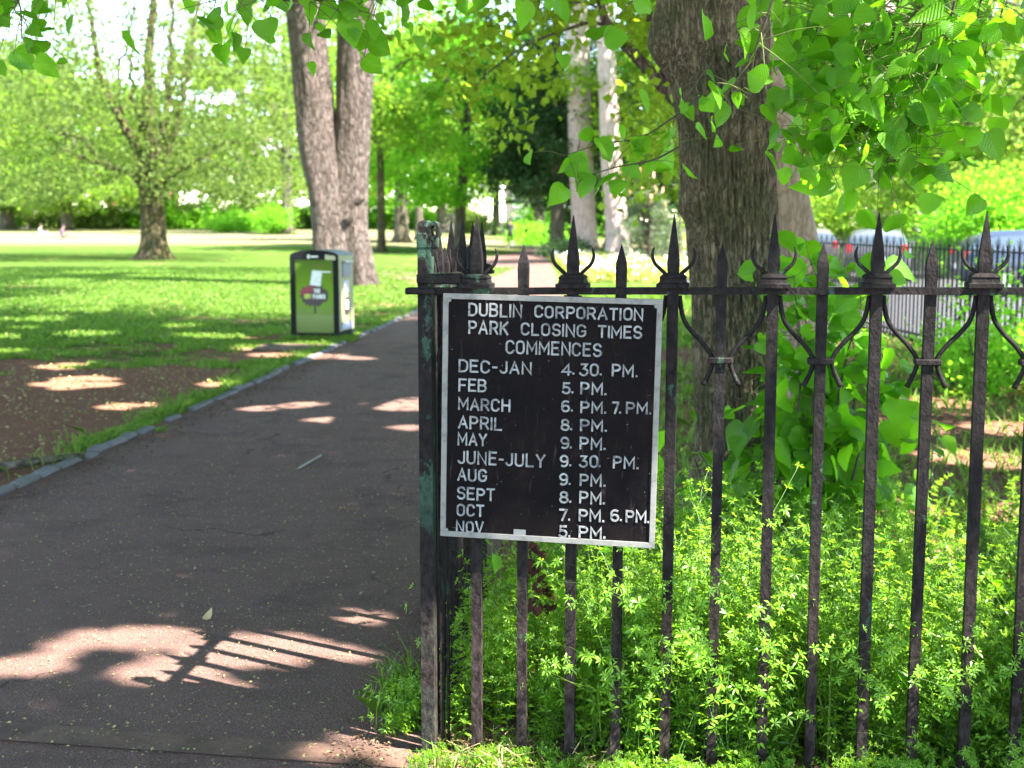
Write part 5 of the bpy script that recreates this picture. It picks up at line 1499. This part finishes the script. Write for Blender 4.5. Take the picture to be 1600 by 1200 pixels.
SPR = [
 ([(1500, -80), (1420, 30), (1340, 90), (1290, 110)], (4.2, 4.6), 44, .10), ([(1470, -60), (1430, 80), (1370, 180), (1330, 205)], (4.0, 4.4), 42, .10), ([(1400, 190), (1330, 208), (1240, 216)], (4.3, 4.5), 18, .095),
 ([(1500, -30), (1460, 120), (1420, 210), (1370, 265)], (4.1, 4.4), 44, .10), ([(1240, -90), (1200, 20), (1180, 80), (1168, 160)], (4.0, 4.2), 9, .095), ([(1420, -80), (1370, 20), (1335, 100), (1320, 170)], (4.5, 4.8), 46, .105),
 ([(1470, -80), (1430, 40), (1410, 130), (1415, 210)], (4.6, 5.0), 46, .105), ([(1340, -80), (1300, -20), (1275, 50), (1262, 110)], (4.6, 4.9), 30, .10), ([(1580, -60), (1530, 10), (1540, 90)], (4.0, 4.1), 10, .085), ([(1530, -60), (1480, 0), (1450, 50), (1430, 120)], (5.0, 5.3), 34, .105),
 ([(1600, -70), (1575, -20), (1560, 40)], 4.4, 7, .085), ([(1360, -90), (1310, -50), (1260, -20), (1215, 10)], (4.8, 5.0), 22, .095)]
for i, (p, Y, n, s_) in enumerate(SPR):
    spray(lime, lb, p, Y, int(n * 2.1), s_ * .88, 200 + i, spread=.12)
for i, (p, Y, n, s_) in enumerate([([(1095, 150), (1050, 185), (1000, 215), (940, 225), (876, 245)], (5.4, 5.0), 19, .10), ([(1060, 230), (1020, 250), (960, 262), (910, 280), (900, 300)], (5.3, 5.0), 8, .09), ([(1110, 100), (1075, 150), (1050, 200), (1060, 235)], 5.6, 8, .095),
                                   ([(1120, -80), (1040, -50), (950, -15), (890, -5)], (5.6, 5.2), 13, .10), ([(900, -90), (820, -30), (775, 5)], (4.8, 4.6), 11, .09), ([(1060, -70), (1010, -30), (985, 5)], 5.2, 7, .095)]):
    spray(lime, lb, p, Y, n, s_, 240 + i)
LLB = np.array([-5.6, 5.0, 0])
for i, (p, Y, n, s_) in enumerate([([(760, -110), (650, -50), (560, -15), (480, 2), (400, -5), (330, -8)], (4.2, 4.0), 32, .070), ([(640, -80), (590, -25), (550, 8), (590, 25)], 4.1, 8, .07), ([(700, -90), (640, -60), (600, -30)], 4.3, 8, .07), ([(430, -80), (350, -35), (290, -20)], 4.3, 8, .07),
                                   ([(-60, -90), (0, -40), (30, 5), (34, 60)], (3.8, 3.7), 15, .062), ([(-70, -50), (0, -15), (60, -15), (90, -30)], 3.8, 15, .062), ([(-50, -90), (40, -50), (110, -35)], 3.9, 9, .062), ([(560, -100), (470, -60), (380, -40)], 4.2, 12, .08)]):
    spray(left_lime, LLB, p, Y, int(n * 1.7), s_, 260 + i, hang=1.0)

# shoots with big leaves round the foot of the lime
SH_ = [([(1225, 800), (1240, 690), (1255, 560), (1262, 450)], 30), ([(1275, 800), (1290, 680), (1285, 560), (1278, 430)], 32), ([(1310, 800), (1330, 680), (1335, 560), (1320, 470)], 28), ([(1180, 810), (1190, 730), (1185, 650), (1165, 600)], 18), ([(1245, 800), (1230, 700), (1215, 640), (1190, 580)], 20),
       ([(1290, 800), (1310, 720), (1300, 640), (1320, 600)], 26), ([(1340, 810), (1370, 730), (1365, 650), (1350, 590)], 18), ([(1090, 830), (1100, 770), (1085, 715), (1075, 690)], 9), ([(1265, 800), (1255, 640), (1250, 520), (1225, 350)], 20), ([(1210, 800), (1215, 740), (1240, 690), (1275, 660)], 22), ([(1300, 820), (1340, 770), (1370, 760)], 16), ([(1110, 830), (1085, 790), (1070, 770)], 8), ([(1150, 815), (1160, 760), (1200, 700)], 16)]
for i, (p, n) in enumerate(SH_):
    spray(lime, lb, p, (6.2, 6.0), int(n * 1.25), .135, 300 + i, name="basal_shoot", stiff=(i % 3 == 1), spread=.11, wood=.008, hang=.7, face=.8)
for i, (p, n) in enumerate([([(1262, 720), (1275, 580), (1282, 460), (1262, 400)], 34), ([(1300, 680), (1322, 560), (1345, 480), (1335, 440)], 30), ([(1240, 700), (1250, 600), (1245, 500), (1240, 430)], 22), ([(1330, 760), (1355, 640), (1350, 540)], 22)]):
    spray(lime, lb, p, (6.0, 5.9), n, .125, 320 + i, name="basal_shoot", stiff=(i % 2 == 1), spread=.12, wood=.007, hang=.7, face=.8)
# little sapling in a spot of sun
sp0 = at_z(1450, 815); sap = empty("sapling", sp0); tag(sap, "small broad-leaved sapling among the weeds, its leaves caught in bright sun", "sapling")
spray(sap, sp0, [(1450, 812), (1455, 740), (1458, 690), (1462, 650)], float(sp0[1]), 11, .11, 340, name="shoot", stiff=True, spread=.09)
lit(at_y(1465, 640, float(sp0[1])), .12)
# a bare brown shoot and a withered sprig
for nm, lab, cat, pts, Y in [("bare_twig", "thin bare brown twig arching up left of the furrowed trunk's foot", "twig", [(1090, 900), (1112, 800), (1110, 740), (1095, 710), (1068, 690)], 4.4)]:
    P = spline([at_y(x, y, Y) for x, y in pts], 20); m = MB(); m.tube(P, np.linspace(.005, .002, 20), 6)
    m.tube(spline([P[8], P[8] + np.array([.03, 0, .06]), P[8] + np.array([.05, 0, .12])], 6), np.linspace(.002, .001, 6), 5)
    tag(m.build(nm, B["twig"], smooth=True), lab, cat)
P = spline([at_y(x, y, 3.85) for x, y in [(835, 975), (833, 935), (842, 890), (838, 845)]], 14)
wr = empty("withered_plant", (P[0][0], P[0][1], 0)); tag(wr, "withered dark red dry sprig hanging behind the bars under the sign", "plant")
m = MB(); m.tube(P - np.array([P[0][0], P[0][1], 0]), np.linspace(.002, .001, 14), 5)
q0 = np.array([P[0][0], P[0][1], 0])
m.tube(spline([(0, .02, -.02), tuple((P[0] - q0) * .6 + np.array([.01, .01, 0])), tuple(P[0] - q0)], 8), [.002, .002], 5)
m.tube(spline([P[6] - q0, P[6] - q0 + np.array([-.02, 0, .01]), P[6] - q0 + np.array([-.035, 0, .05])], 6), [.0015, .001], 5)
m.build("stem", B["twig"], wr, smooth=True)
rgw = np.random.default_rng(5)
nb = np.concatenate([P[rgw.integers(5, 14, 16)] - q0 + rgw.normal(size=(16, 3)) * .014, P[rgw.integers(3, 8, 5)] - q0 + rgw.normal(size=(5, 3)) * .02 + np.array([.05, 0, 0])])
V, Fq, uv = heart_leaves(nb, np.column_stack([rgw.normal(0, .3, 21), rgw.normal(0, .3, 21), -np.ones(21)]), rgw.normal(size=(21, 3)), rgw.uniform(.025, .05, 21), rgw, 1.5, .6)
indexed_mesh("leaves", V, Fq, B["rust_leaf"], wr, uv)

# ================================================================== WEEDS (cleavers) BEHIND AND UNDER THE RAILING
def cleavers(name, count, spos, npos, hts, seed, leafL=(.020, .036), lean=.35, sparse=1.0):
    rg = np.random.default_rng(seed)
    n = count
    s_ = spos(rg, n); d_ = npos(rg, n)
    cl = np.array([mnoise.noise(Vector((a * 3.2, b * 3.2, seed * .37))) for a, b in zip(s_, d_)])
    kc = cl + rg.normal(0, .18, n) > -.26
    s_, d_, cl = s_[kc], d_[kc], cl[kc]; n = len(s_)
    base = P0 + s_[:, None] * FU + d_[:, None] * FN; base[:, 2] = 0
    H_ = hts(rg, s_, d_) * (.92 + .5 * cl)
    az = rg.uniform(0, 2 * math.pi, n); ln = np.abs(rg.normal(0, lean, n)) * H_
    side = np.column_stack([np.cos(az), np.sin(az), np.zeros(n)])
    NW = 9
    T = np.linspace(.10, 1.0, NW)
    curve = rg.uniform(.6, 1.8, n)
    ph = rg.uniform(0, 6.28, n)
    def pos(t): 
        z = H_[:, None] * (t - .18 * curve[:, None] * t ** 3)
        h_ = ln[:, None] * t ** 1.6
        w = .022 * np.sin(t * 7 + ph[:, None])
        return base[:, None] + np.stack([side[:, 0, None] * h_ + w, side[:, 1, None] * h_ + w * .7, z], -1)
    tt = np.broadcast_to(T, (n, NW)) + rg.normal(0, .012, (n, NW))
    C = pos(tt)                                                   # whorl centres
    D = unit(np.gradient(C, axis=1))
    K = 7
    up = np.array([.3, .2, .9]); A = unit(np.cross(D, up + 0 * D)); Bv = np.cross(D, A)
    ang = (np.arange(K) / K * 2 * math.pi)[None, None] + rg.uniform(0, 6.28, (n, NW))[:, :, None] + rg.normal(0, .15, (n, NW, K))
    dirs = np.cos(ang)[..., None] * A[:, :, None] + np.sin(ang)[..., None] * Bv[:, :, None] + D[:, :, None] * rg.normal(.30, .22, (n, NW, K))[..., None]
    dirs = unit(dirs)
    L_ = rg.uniform(*leafL, (n, NW, 1)) * (1.15 - .55 * tt)[:, :, None] * rg.uniform(.75, 1.15, (n, NW, K))
    nrm = unit(D[:, :, None] + .4 * rg.normal(size=dirs.shape)); bt = unit(np.cross(nrm, dirs))
    c0 = C[:, :, None]
    W = (L_ * rg.uniform(.115, .17, L_.shape))[..., None]; Lx = L_[..., None]
    droop = -np.array([0, 0, 1.]) * Lx * .18
    V = np.stack([c0 + 0 * dirs, c0 + dirs * Lx * .62 + bt * W, c0 + dirs * Lx + droop, c0 + dirs * Lx * .62 - bt * W], 3).reshape(-1, 4, 3)
    okm = (V[:, :, 2].min(1) > .0) & (rg.random(len(V)) < sparse)
    V = V[okm]
    # stems as thin three-sided ribbons
    S = pos(np.broadcast_to(np.linspace(0, 1, 8), (n, 8)))
    r_ = np.linspace(.0013, .0007, 8)[None, :, None]
    sx = np.array([1, 0, 0]); sy = np.array([-.5, .87, 0]); sz = np.array([-.5, -.87, 0])
    rings = [S + r_ * q for q in (sx, sy, sz)]
    sv = []
    for a, b in ((0, 1), (1, 2), (2, 0)):
        sv.append(np.stack([rings[a][:, :-1], rings[b][:, :-1], rings[b][:, 1:], rings[a][:, 1:]], 2).reshape(-1, 4, 3))
    sv = np.concatenate(sv)
    allV = np.concatenate([V, sv]); mi = np.concatenate([np.zeros(len(V), np.int32), np.ones(len(sv), np.int32)])
    o = big_mesh(name, allV.reshape(-1, 3), 4, [B["cleaver"], B["cleaver_stem"]], None, mi=mi)
    return tag(o, kind="stuff")
def ht(rg, s_, d_):
    prof = np.interp(s_, [-.1, .05, .3, .6, .75, 1.1, 1.5, 2.0, 3.5], [.38, .50, .60, .76, .86, .80, .74, .74, .76])
    return prof * np.interp(d_, [-.1, .02, .12, .4, 1.0, 2.2], [.35, .70, .95, 1.0, .85, .6]) * rg.uniform(.55, 1.12, len(s_))
cleavers("undergrowth", 5200, lambda r_, n: r_.uniform(.02, 3.6, n), lambda r_, n: .05 + 1.5 * r_.random(n) ** 1.3, ht, 71)
cleavers("undergrowth", 520, lambda r_, n: r_.uniform(.5, 2.0, n), lambda r_, n: .03 + .5 * r_.random(n), ht, 72)
cleavers("undergrowth", 1300, lambda r_, n: r_.uniform(.3, 5.5, n), lambda r_, n: r_.uniform(1.3, 3.6, n), lambda r_, s_, d_: r_.uniform(.14, .40, len(s_)), 73, (.018, .034))
# low sprays in front of the bars, taller to the right
cleavers("undergrowth", 560, lambda r_, n: r_.uniform(-.02, 2.0, n), lambda r_, n: -.02 - .30 * r_.random(n) ** 1.2, lambda r_, s_, d_: np.interp(s_, [0, .25, .9, 1.2, 1.6, 2], [.05, .09, .10, .18, .34, .42]) * r_.uniform(.4, 1.15, len(s_)), 74, (.012, .024), .6)
cleavers("undergrowth", 44, lambda r_, n: r_.uniform(.58, .95, n), lambda r_, n: -.03 + .09 * r_.random(n), lambda r_, s_, d_: r_.uniform(.5, .85, len(s_)), 75, (.020, .036), .45)
cleavers("undergrowth", 46, lambda r_, n: -.10 + .07 * r_.normal(size=n) * .6, lambda r_, n: .12 + .2 * r_.random(n), lambda r_, s_, d_: r_.uniform(.10, .24, len(s_)), 76, (.016, .03), .5)

# ================================================================== GRASS, LITTER
def blades(name, P, h, w, seed, mat="grass", lean=.45):
    rg = np.random.default_rng(seed)
    n = len(P)
    a = rg.uniform(0, 6.283, n); b = np.column_stack([np.cos(a), np.sin(a), np.zeros(n)])
    ld = np.column_stack([rg.normal(0, lean, n), rg.normal(0, lean, n), np.ones(n)])
    hh = (h * rg.uniform(.45, 1.25, n))[:, None]; ww = (w * rg.uniform(.7, 1.3, n))[:, None] if np.ndim(w) == 0 else (w * rg.uniform(.7, 1.3, n))[:, None]
    mid = P + ld * hh * .55 * np.array([.5, .5, 1]); tip = P + ld * hh * np.array([1.3, 1.3, .92])
    V = np.stack([P - b * ww, P + b * ww, mid + b * ww * .7, tip, mid - b * ww * .7], 1).reshape(-1, 3)
    return tag(big_mesh(name, V, 5, B[mat]), kind="stuff")
def wear(X, Y):
    """where the lawn is trodden to earth; follows the material"""
    dk = .083 * Y - 3.5 - X
    w = np.interp(dk, [0, .22, .34, 3.2, 5], [-.15, .0, .62, .50, .12]) * np.interp(Y, [11.2, 15.5, 20], [1, .36, .18]) + .5 * (Y < 8.6) * (dk < .34)
    return w
rgg = np.random.default_rng(14)
def lawn_points(n, x0, x1, y0, y1, pw):
    Y = y0 + (y1 - y0) * rgg.random(n) ** pw
    X = rgg.uniform(0, 1, n); X = x0(Y) + (x1(Y) - x0(Y)) * X
    v = np.array([mnoise.noise(Vector((x * .9, y * .9, 0))) + .6 * mnoise.noise(Vector((x * 3.1, y * 3.1, 4))) for x, y in zip(X, Y)])
    k_ = v * .60 - wear(X, Y) * 1.5 + .28 + rgg.normal(0, .06, n) > 0
    return np.column_stack([X[k_], Y[k_], gz(X[k_], Y[k_])])
kx = lambda Y: .083 * Y - 3.56
Pl = lawn_points(90000, lambda Y: -.43 * Y - 1.0, kx, 6.5, 17, 1.2)
blades("lawn_grass", Pl, .045, .0035 + .0003 * Pl[:, 1], 81)
Pl = lawn_points(80000, lambda Y: -.43 * Y - 1.0, kx, 16, 45, 1.3)
blades("lawn_grass", Pl, .05, .006 + .0004 * Pl[:, 1], 82)
# tufts along the kerb, by the bin and at the post
n_ = 5000
Y = rgg.uniform(6.8, 17, n_); v = np.array([mnoise.noise(Vector((0, y * 1.3, 9))) for y in Y])
off = np.abs(rgg.normal(0, .16, n_)) + .03
k_ = (v + rgg.normal(0, .1, n_) > np.interp(Y, [7.5, 9.5], [.28, -.12]))
blades("kerb_grass", np.column_stack([kx(Y) - off, Y, 0 * Y])[k_], .07, .004, 83)
n_ = 900; Y = rgg.uniform(7, 9.5, n_); v = np.array([mnoise.noise(Vector((3, y * 3.0, 9))) for y in Y]); k_ = v > .15
blades("kerb_grass", np.column_stack([kx(Y) + .13 + np.abs(rgg.normal(0, .035, n_)), Y, 0 * Y])[k_], .05, .003, 84)
blades("bin_grass", np.column_stack([rgg.uniform(-3.05, -2.05, 2600), 16.9 + rgg.normal(0, .16, 2600), np.zeros(2600)]), .075, .007, 85)
gp = np.array([-.37, 4.02, 0])
blades("post_grass", gp + rgg.normal(size=(230, 3)) * np.array([.03, .10, 0]), .12, .0035, 86, lean=.4)
blades("post_grass", P0 + FU * rgg.uniform(.0, .9, 700)[:, None] + FN * rgg.normal(-.06, .10, 700)[:, None], .06, .003, 87)
n_ = 52000   # rough grass among the trees on the right
X = rgg.uniform(-.0, 8, n_); Y = rgg.uniform(4.5, 30, n_)
v = np.array([mnoise.noise(Vector((x * .8, y * .8, 3))) for x, y in zip(X, Y)])
k_ = (v + rgg.normal(0, .12, n_) > -.30) & (X < fenceX(Y) - .05) & (X > np.interp(Y, [3.6, 12, 20, 32], [0, .7, 1.1, 1.3]))
blades("rough_grass", np.column_stack([X, Y, 0 * X])[k_], .10, .004 + .0004 * Y[k_], 88)

# other growth among the cleavers: long grasses and small broad leaves
n_ = 2600
sv_ = rgg.uniform(.02, 3.6, n_); dv_ = rgg.uniform(.04, 1.6, n_); v = np.array([mnoise.noise(Vector((a * 2.2, b * 2.2, 7))) for a, b in zip(sv_, dv_)])
Pg = P0 + FU * sv_[:, None] + FN * dv_[:, None]; Pg[:, 2] = 0
blades("tall_grass", Pg[v > -.05], .48, .0032, 181, lean=.32)
n_ = 330
sv_ = rgg.uniform(.05, 3.4, n_); dv_ = rgg.uniform(.03, 1.2, n_); v = np.array([mnoise.noise(Vector((a * 1.7, b * 1.7, 17))) for a, b in zip(sv_, dv_)])
kk_ = v > -.02
Pg = P0 + FU * sv_[kk_, None] + FN * dv_[kk_, None]; Pg[:, 2] = rgg.uniform(.05, .55, len(Pg))
m_ = len(Pg)
Vh, Fh, uvh = heart_leaves(Pg, np.column_stack([rgg.normal(size=m_), rgg.normal(size=m_) - .3, rgg.normal(-.3, .4, m_)]), np.column_stack([rgg.normal(0, .5, m_), rgg.normal(-.4, .5, m_), np.ones(m_)]), rgg.uniform(.025, .065, m_), rgg, .4, .4)
tag(indexed_mesh("broad_leaf_weeds", Vh, Fh, B["lime_leaf"], None, uvh), kind="stuff")

def flakes(name, P, size, mat, seed, tilt=.25, aspect=.6):
    rg = np.random.default_rng(seed); n = len(P)
    nn = unit(np.column_stack([rg.normal(0, tilt, n), rg.normal(0, tilt, n), np.ones(n)])); a = rg.uniform(0, 6.28, n)
    t = np.column_stack([np.cos(a), np.sin(a), np.zeros(n)]); b = unit(np.cross(nn, t)); t = np.cross(b, nn)
    s_ = (size * rg.uniform(.5, 1.4, n))[:, None]; 
    V = np.stack([P - t * s_ * .5, P + b * s_ * aspect * .5 + nn * s_ * .12, P + t * s_ * .5, P - b * s_ * aspect * .5 + nn * s_ * .12], 1).reshape(-1, 3)
    return tag(big_mesh(name, V, 4, B[mat]), kind="stuff")
n_ = 16000
Y = 2.9 + 14 * rgg.random(n_) ** 1.3; X = -3.4 + .083 * Y + (3.5) * rgg.random(n_)
k_ = X < np.interp(Y, [2, 3.6, 7.2, 10, 15], [-.2, -.3, .0, .3, .75])
flakes("fallen_bracts", np.column_stack([X, Y, np.full(n_, .012)])[k_], .0115, "seed", 91, .35)
e_ = np.abs(rgg.normal(0, .09, 1700)); Y = 3.3 + 3.2 * rgg.random(1700) ** 1.6
flakes("leaf_litter", np.column_stack([-.36 + .045 * (Y - 3.6) * 1.6 - e_, Y, rgg.uniform(.010, .022, 1700)]), .013, "dead_leaf", 92, .5)
Y = rgg.uniform(6.5, 15, 1500); flakes("leaf_litter", np.column_stack([kx(Y) + .12 + np.abs(rgg.normal(0, .14, 1500)), Y, np.full(1500, .012)]), .022, "dead_leaf", 93, .4)
Pd = np.column_stack([rgg.uniform(-6, -2.6, 3000), rgg.uniform(6.5, 14, 3000), np.full(3000, .012)]); Pd = Pd[Pd[:, 0] < kx(Pd[:, 1])]
flakes("leaf_litter", Pd, .030, "seed", 94, .5)
Pd = P0 + FU * rgg.uniform(0, 3.4, 3200)[:, None] + FN * rgg.normal(.15, .35, 3200)[:, None] + np.array([0, 0, .014]); flakes("leaf_litter", Pd, .026, "dead_leaf", 95, .6)
Pd = np.column_stack([rgg.uniform(1.5, 6, 4000), rgg.uniform(6, 16, 4000), np.full(4000, .012)]); flakes("leaf_litter", Pd, .05, "dead_leaf", 96, .5)
Y = rgg.uniform(10, 34, 1500); X = kx(Y) - .3 - rgg.random(1500) * .38 * Y
flakes("leaf_litter", np.column_stack([X, Y, np.full(1500, .035)]), .045, "seed", 97, .6)
# pale dry stalks under the first bars
n_ = 150
a = P0 + FU * (.05 + .5 * rgg.random(n_))[:, None] + FN * rgg.normal(-.07, .07, n_)[:, None] + np.array([0, 0, .015]) + np.array([0, 0, 1]) * (.05 * rgg.random(n_) ** 2)[:, None]
d_ = unit(rgg.normal(size=(n_, 3)) * np.array([1, 1, .25])); b = unit(np.cross(d_, np.array([0, 0, 1.]))); L_ = rgg.uniform(.02, .07, n_)[:, None]; w_ = .0011
tag(big_mesh("dry_stalks", np.stack([a - b * w_, a + b * w_, a + d_ * L_ + b * w_ + np.array([0, 0, .01]), a + d_ * L_ - b * w_ + np.array([0, 0, .01])], 1), 4, B["straw"]), kind="stuff")
# single things lying about
ta_, tb_ = at_z(467, 731, .012), at_z(502, 711, .014)
tag(MB().tube(spline([ta_, (ta_ + tb_) / 2 + np.array([.004, 0, .002]), tb_], 8), np.linspace(.009, .006, 8), 8).build("fallen_stick", plain("pale_stick", (.26, .22, .18), .8), smooth=True), "pale bare stick lying alone on the shaded asphalt path", "stick")
ba, bb_ = at_z(-60, 742, .03), at_z(130, 712, .03)
tag(MB().tube(spline([ba, (ba + bb_) / 2 + np.array([0, .02, .01]), bb_], 10), np.linspace(.035, .02, 10), 8).build("tree_root", B["bark_dark"], smooth=True), "dark woody root lying on bare earth inside the kerb at the left edge", "root")
for (x, y, s_, lab, mt) in [(946, 1192, .055, "single curled orange-brown dead leaf under the bars at the bottom edge", "dead_leaf"), (320, 968, .045, "pale curled dead leaf lying alone on the asphalt", "straw")]:
    p_ = at_z(x, y, .012)
    V, Fq, uv = heart_leaves(p_[None], np.array([[.5, .8, .25]]), np.array([[-.2, -.5, .85]]), np.array([s_]), np.random.default_rng(3), 1.2, .5)
    V[:, 2] += .012 - V[:, 2].min()
    tag(indexed_mesh("fallen_leaf", V, Fq, B[mt], None, uv), lab, "leaf")
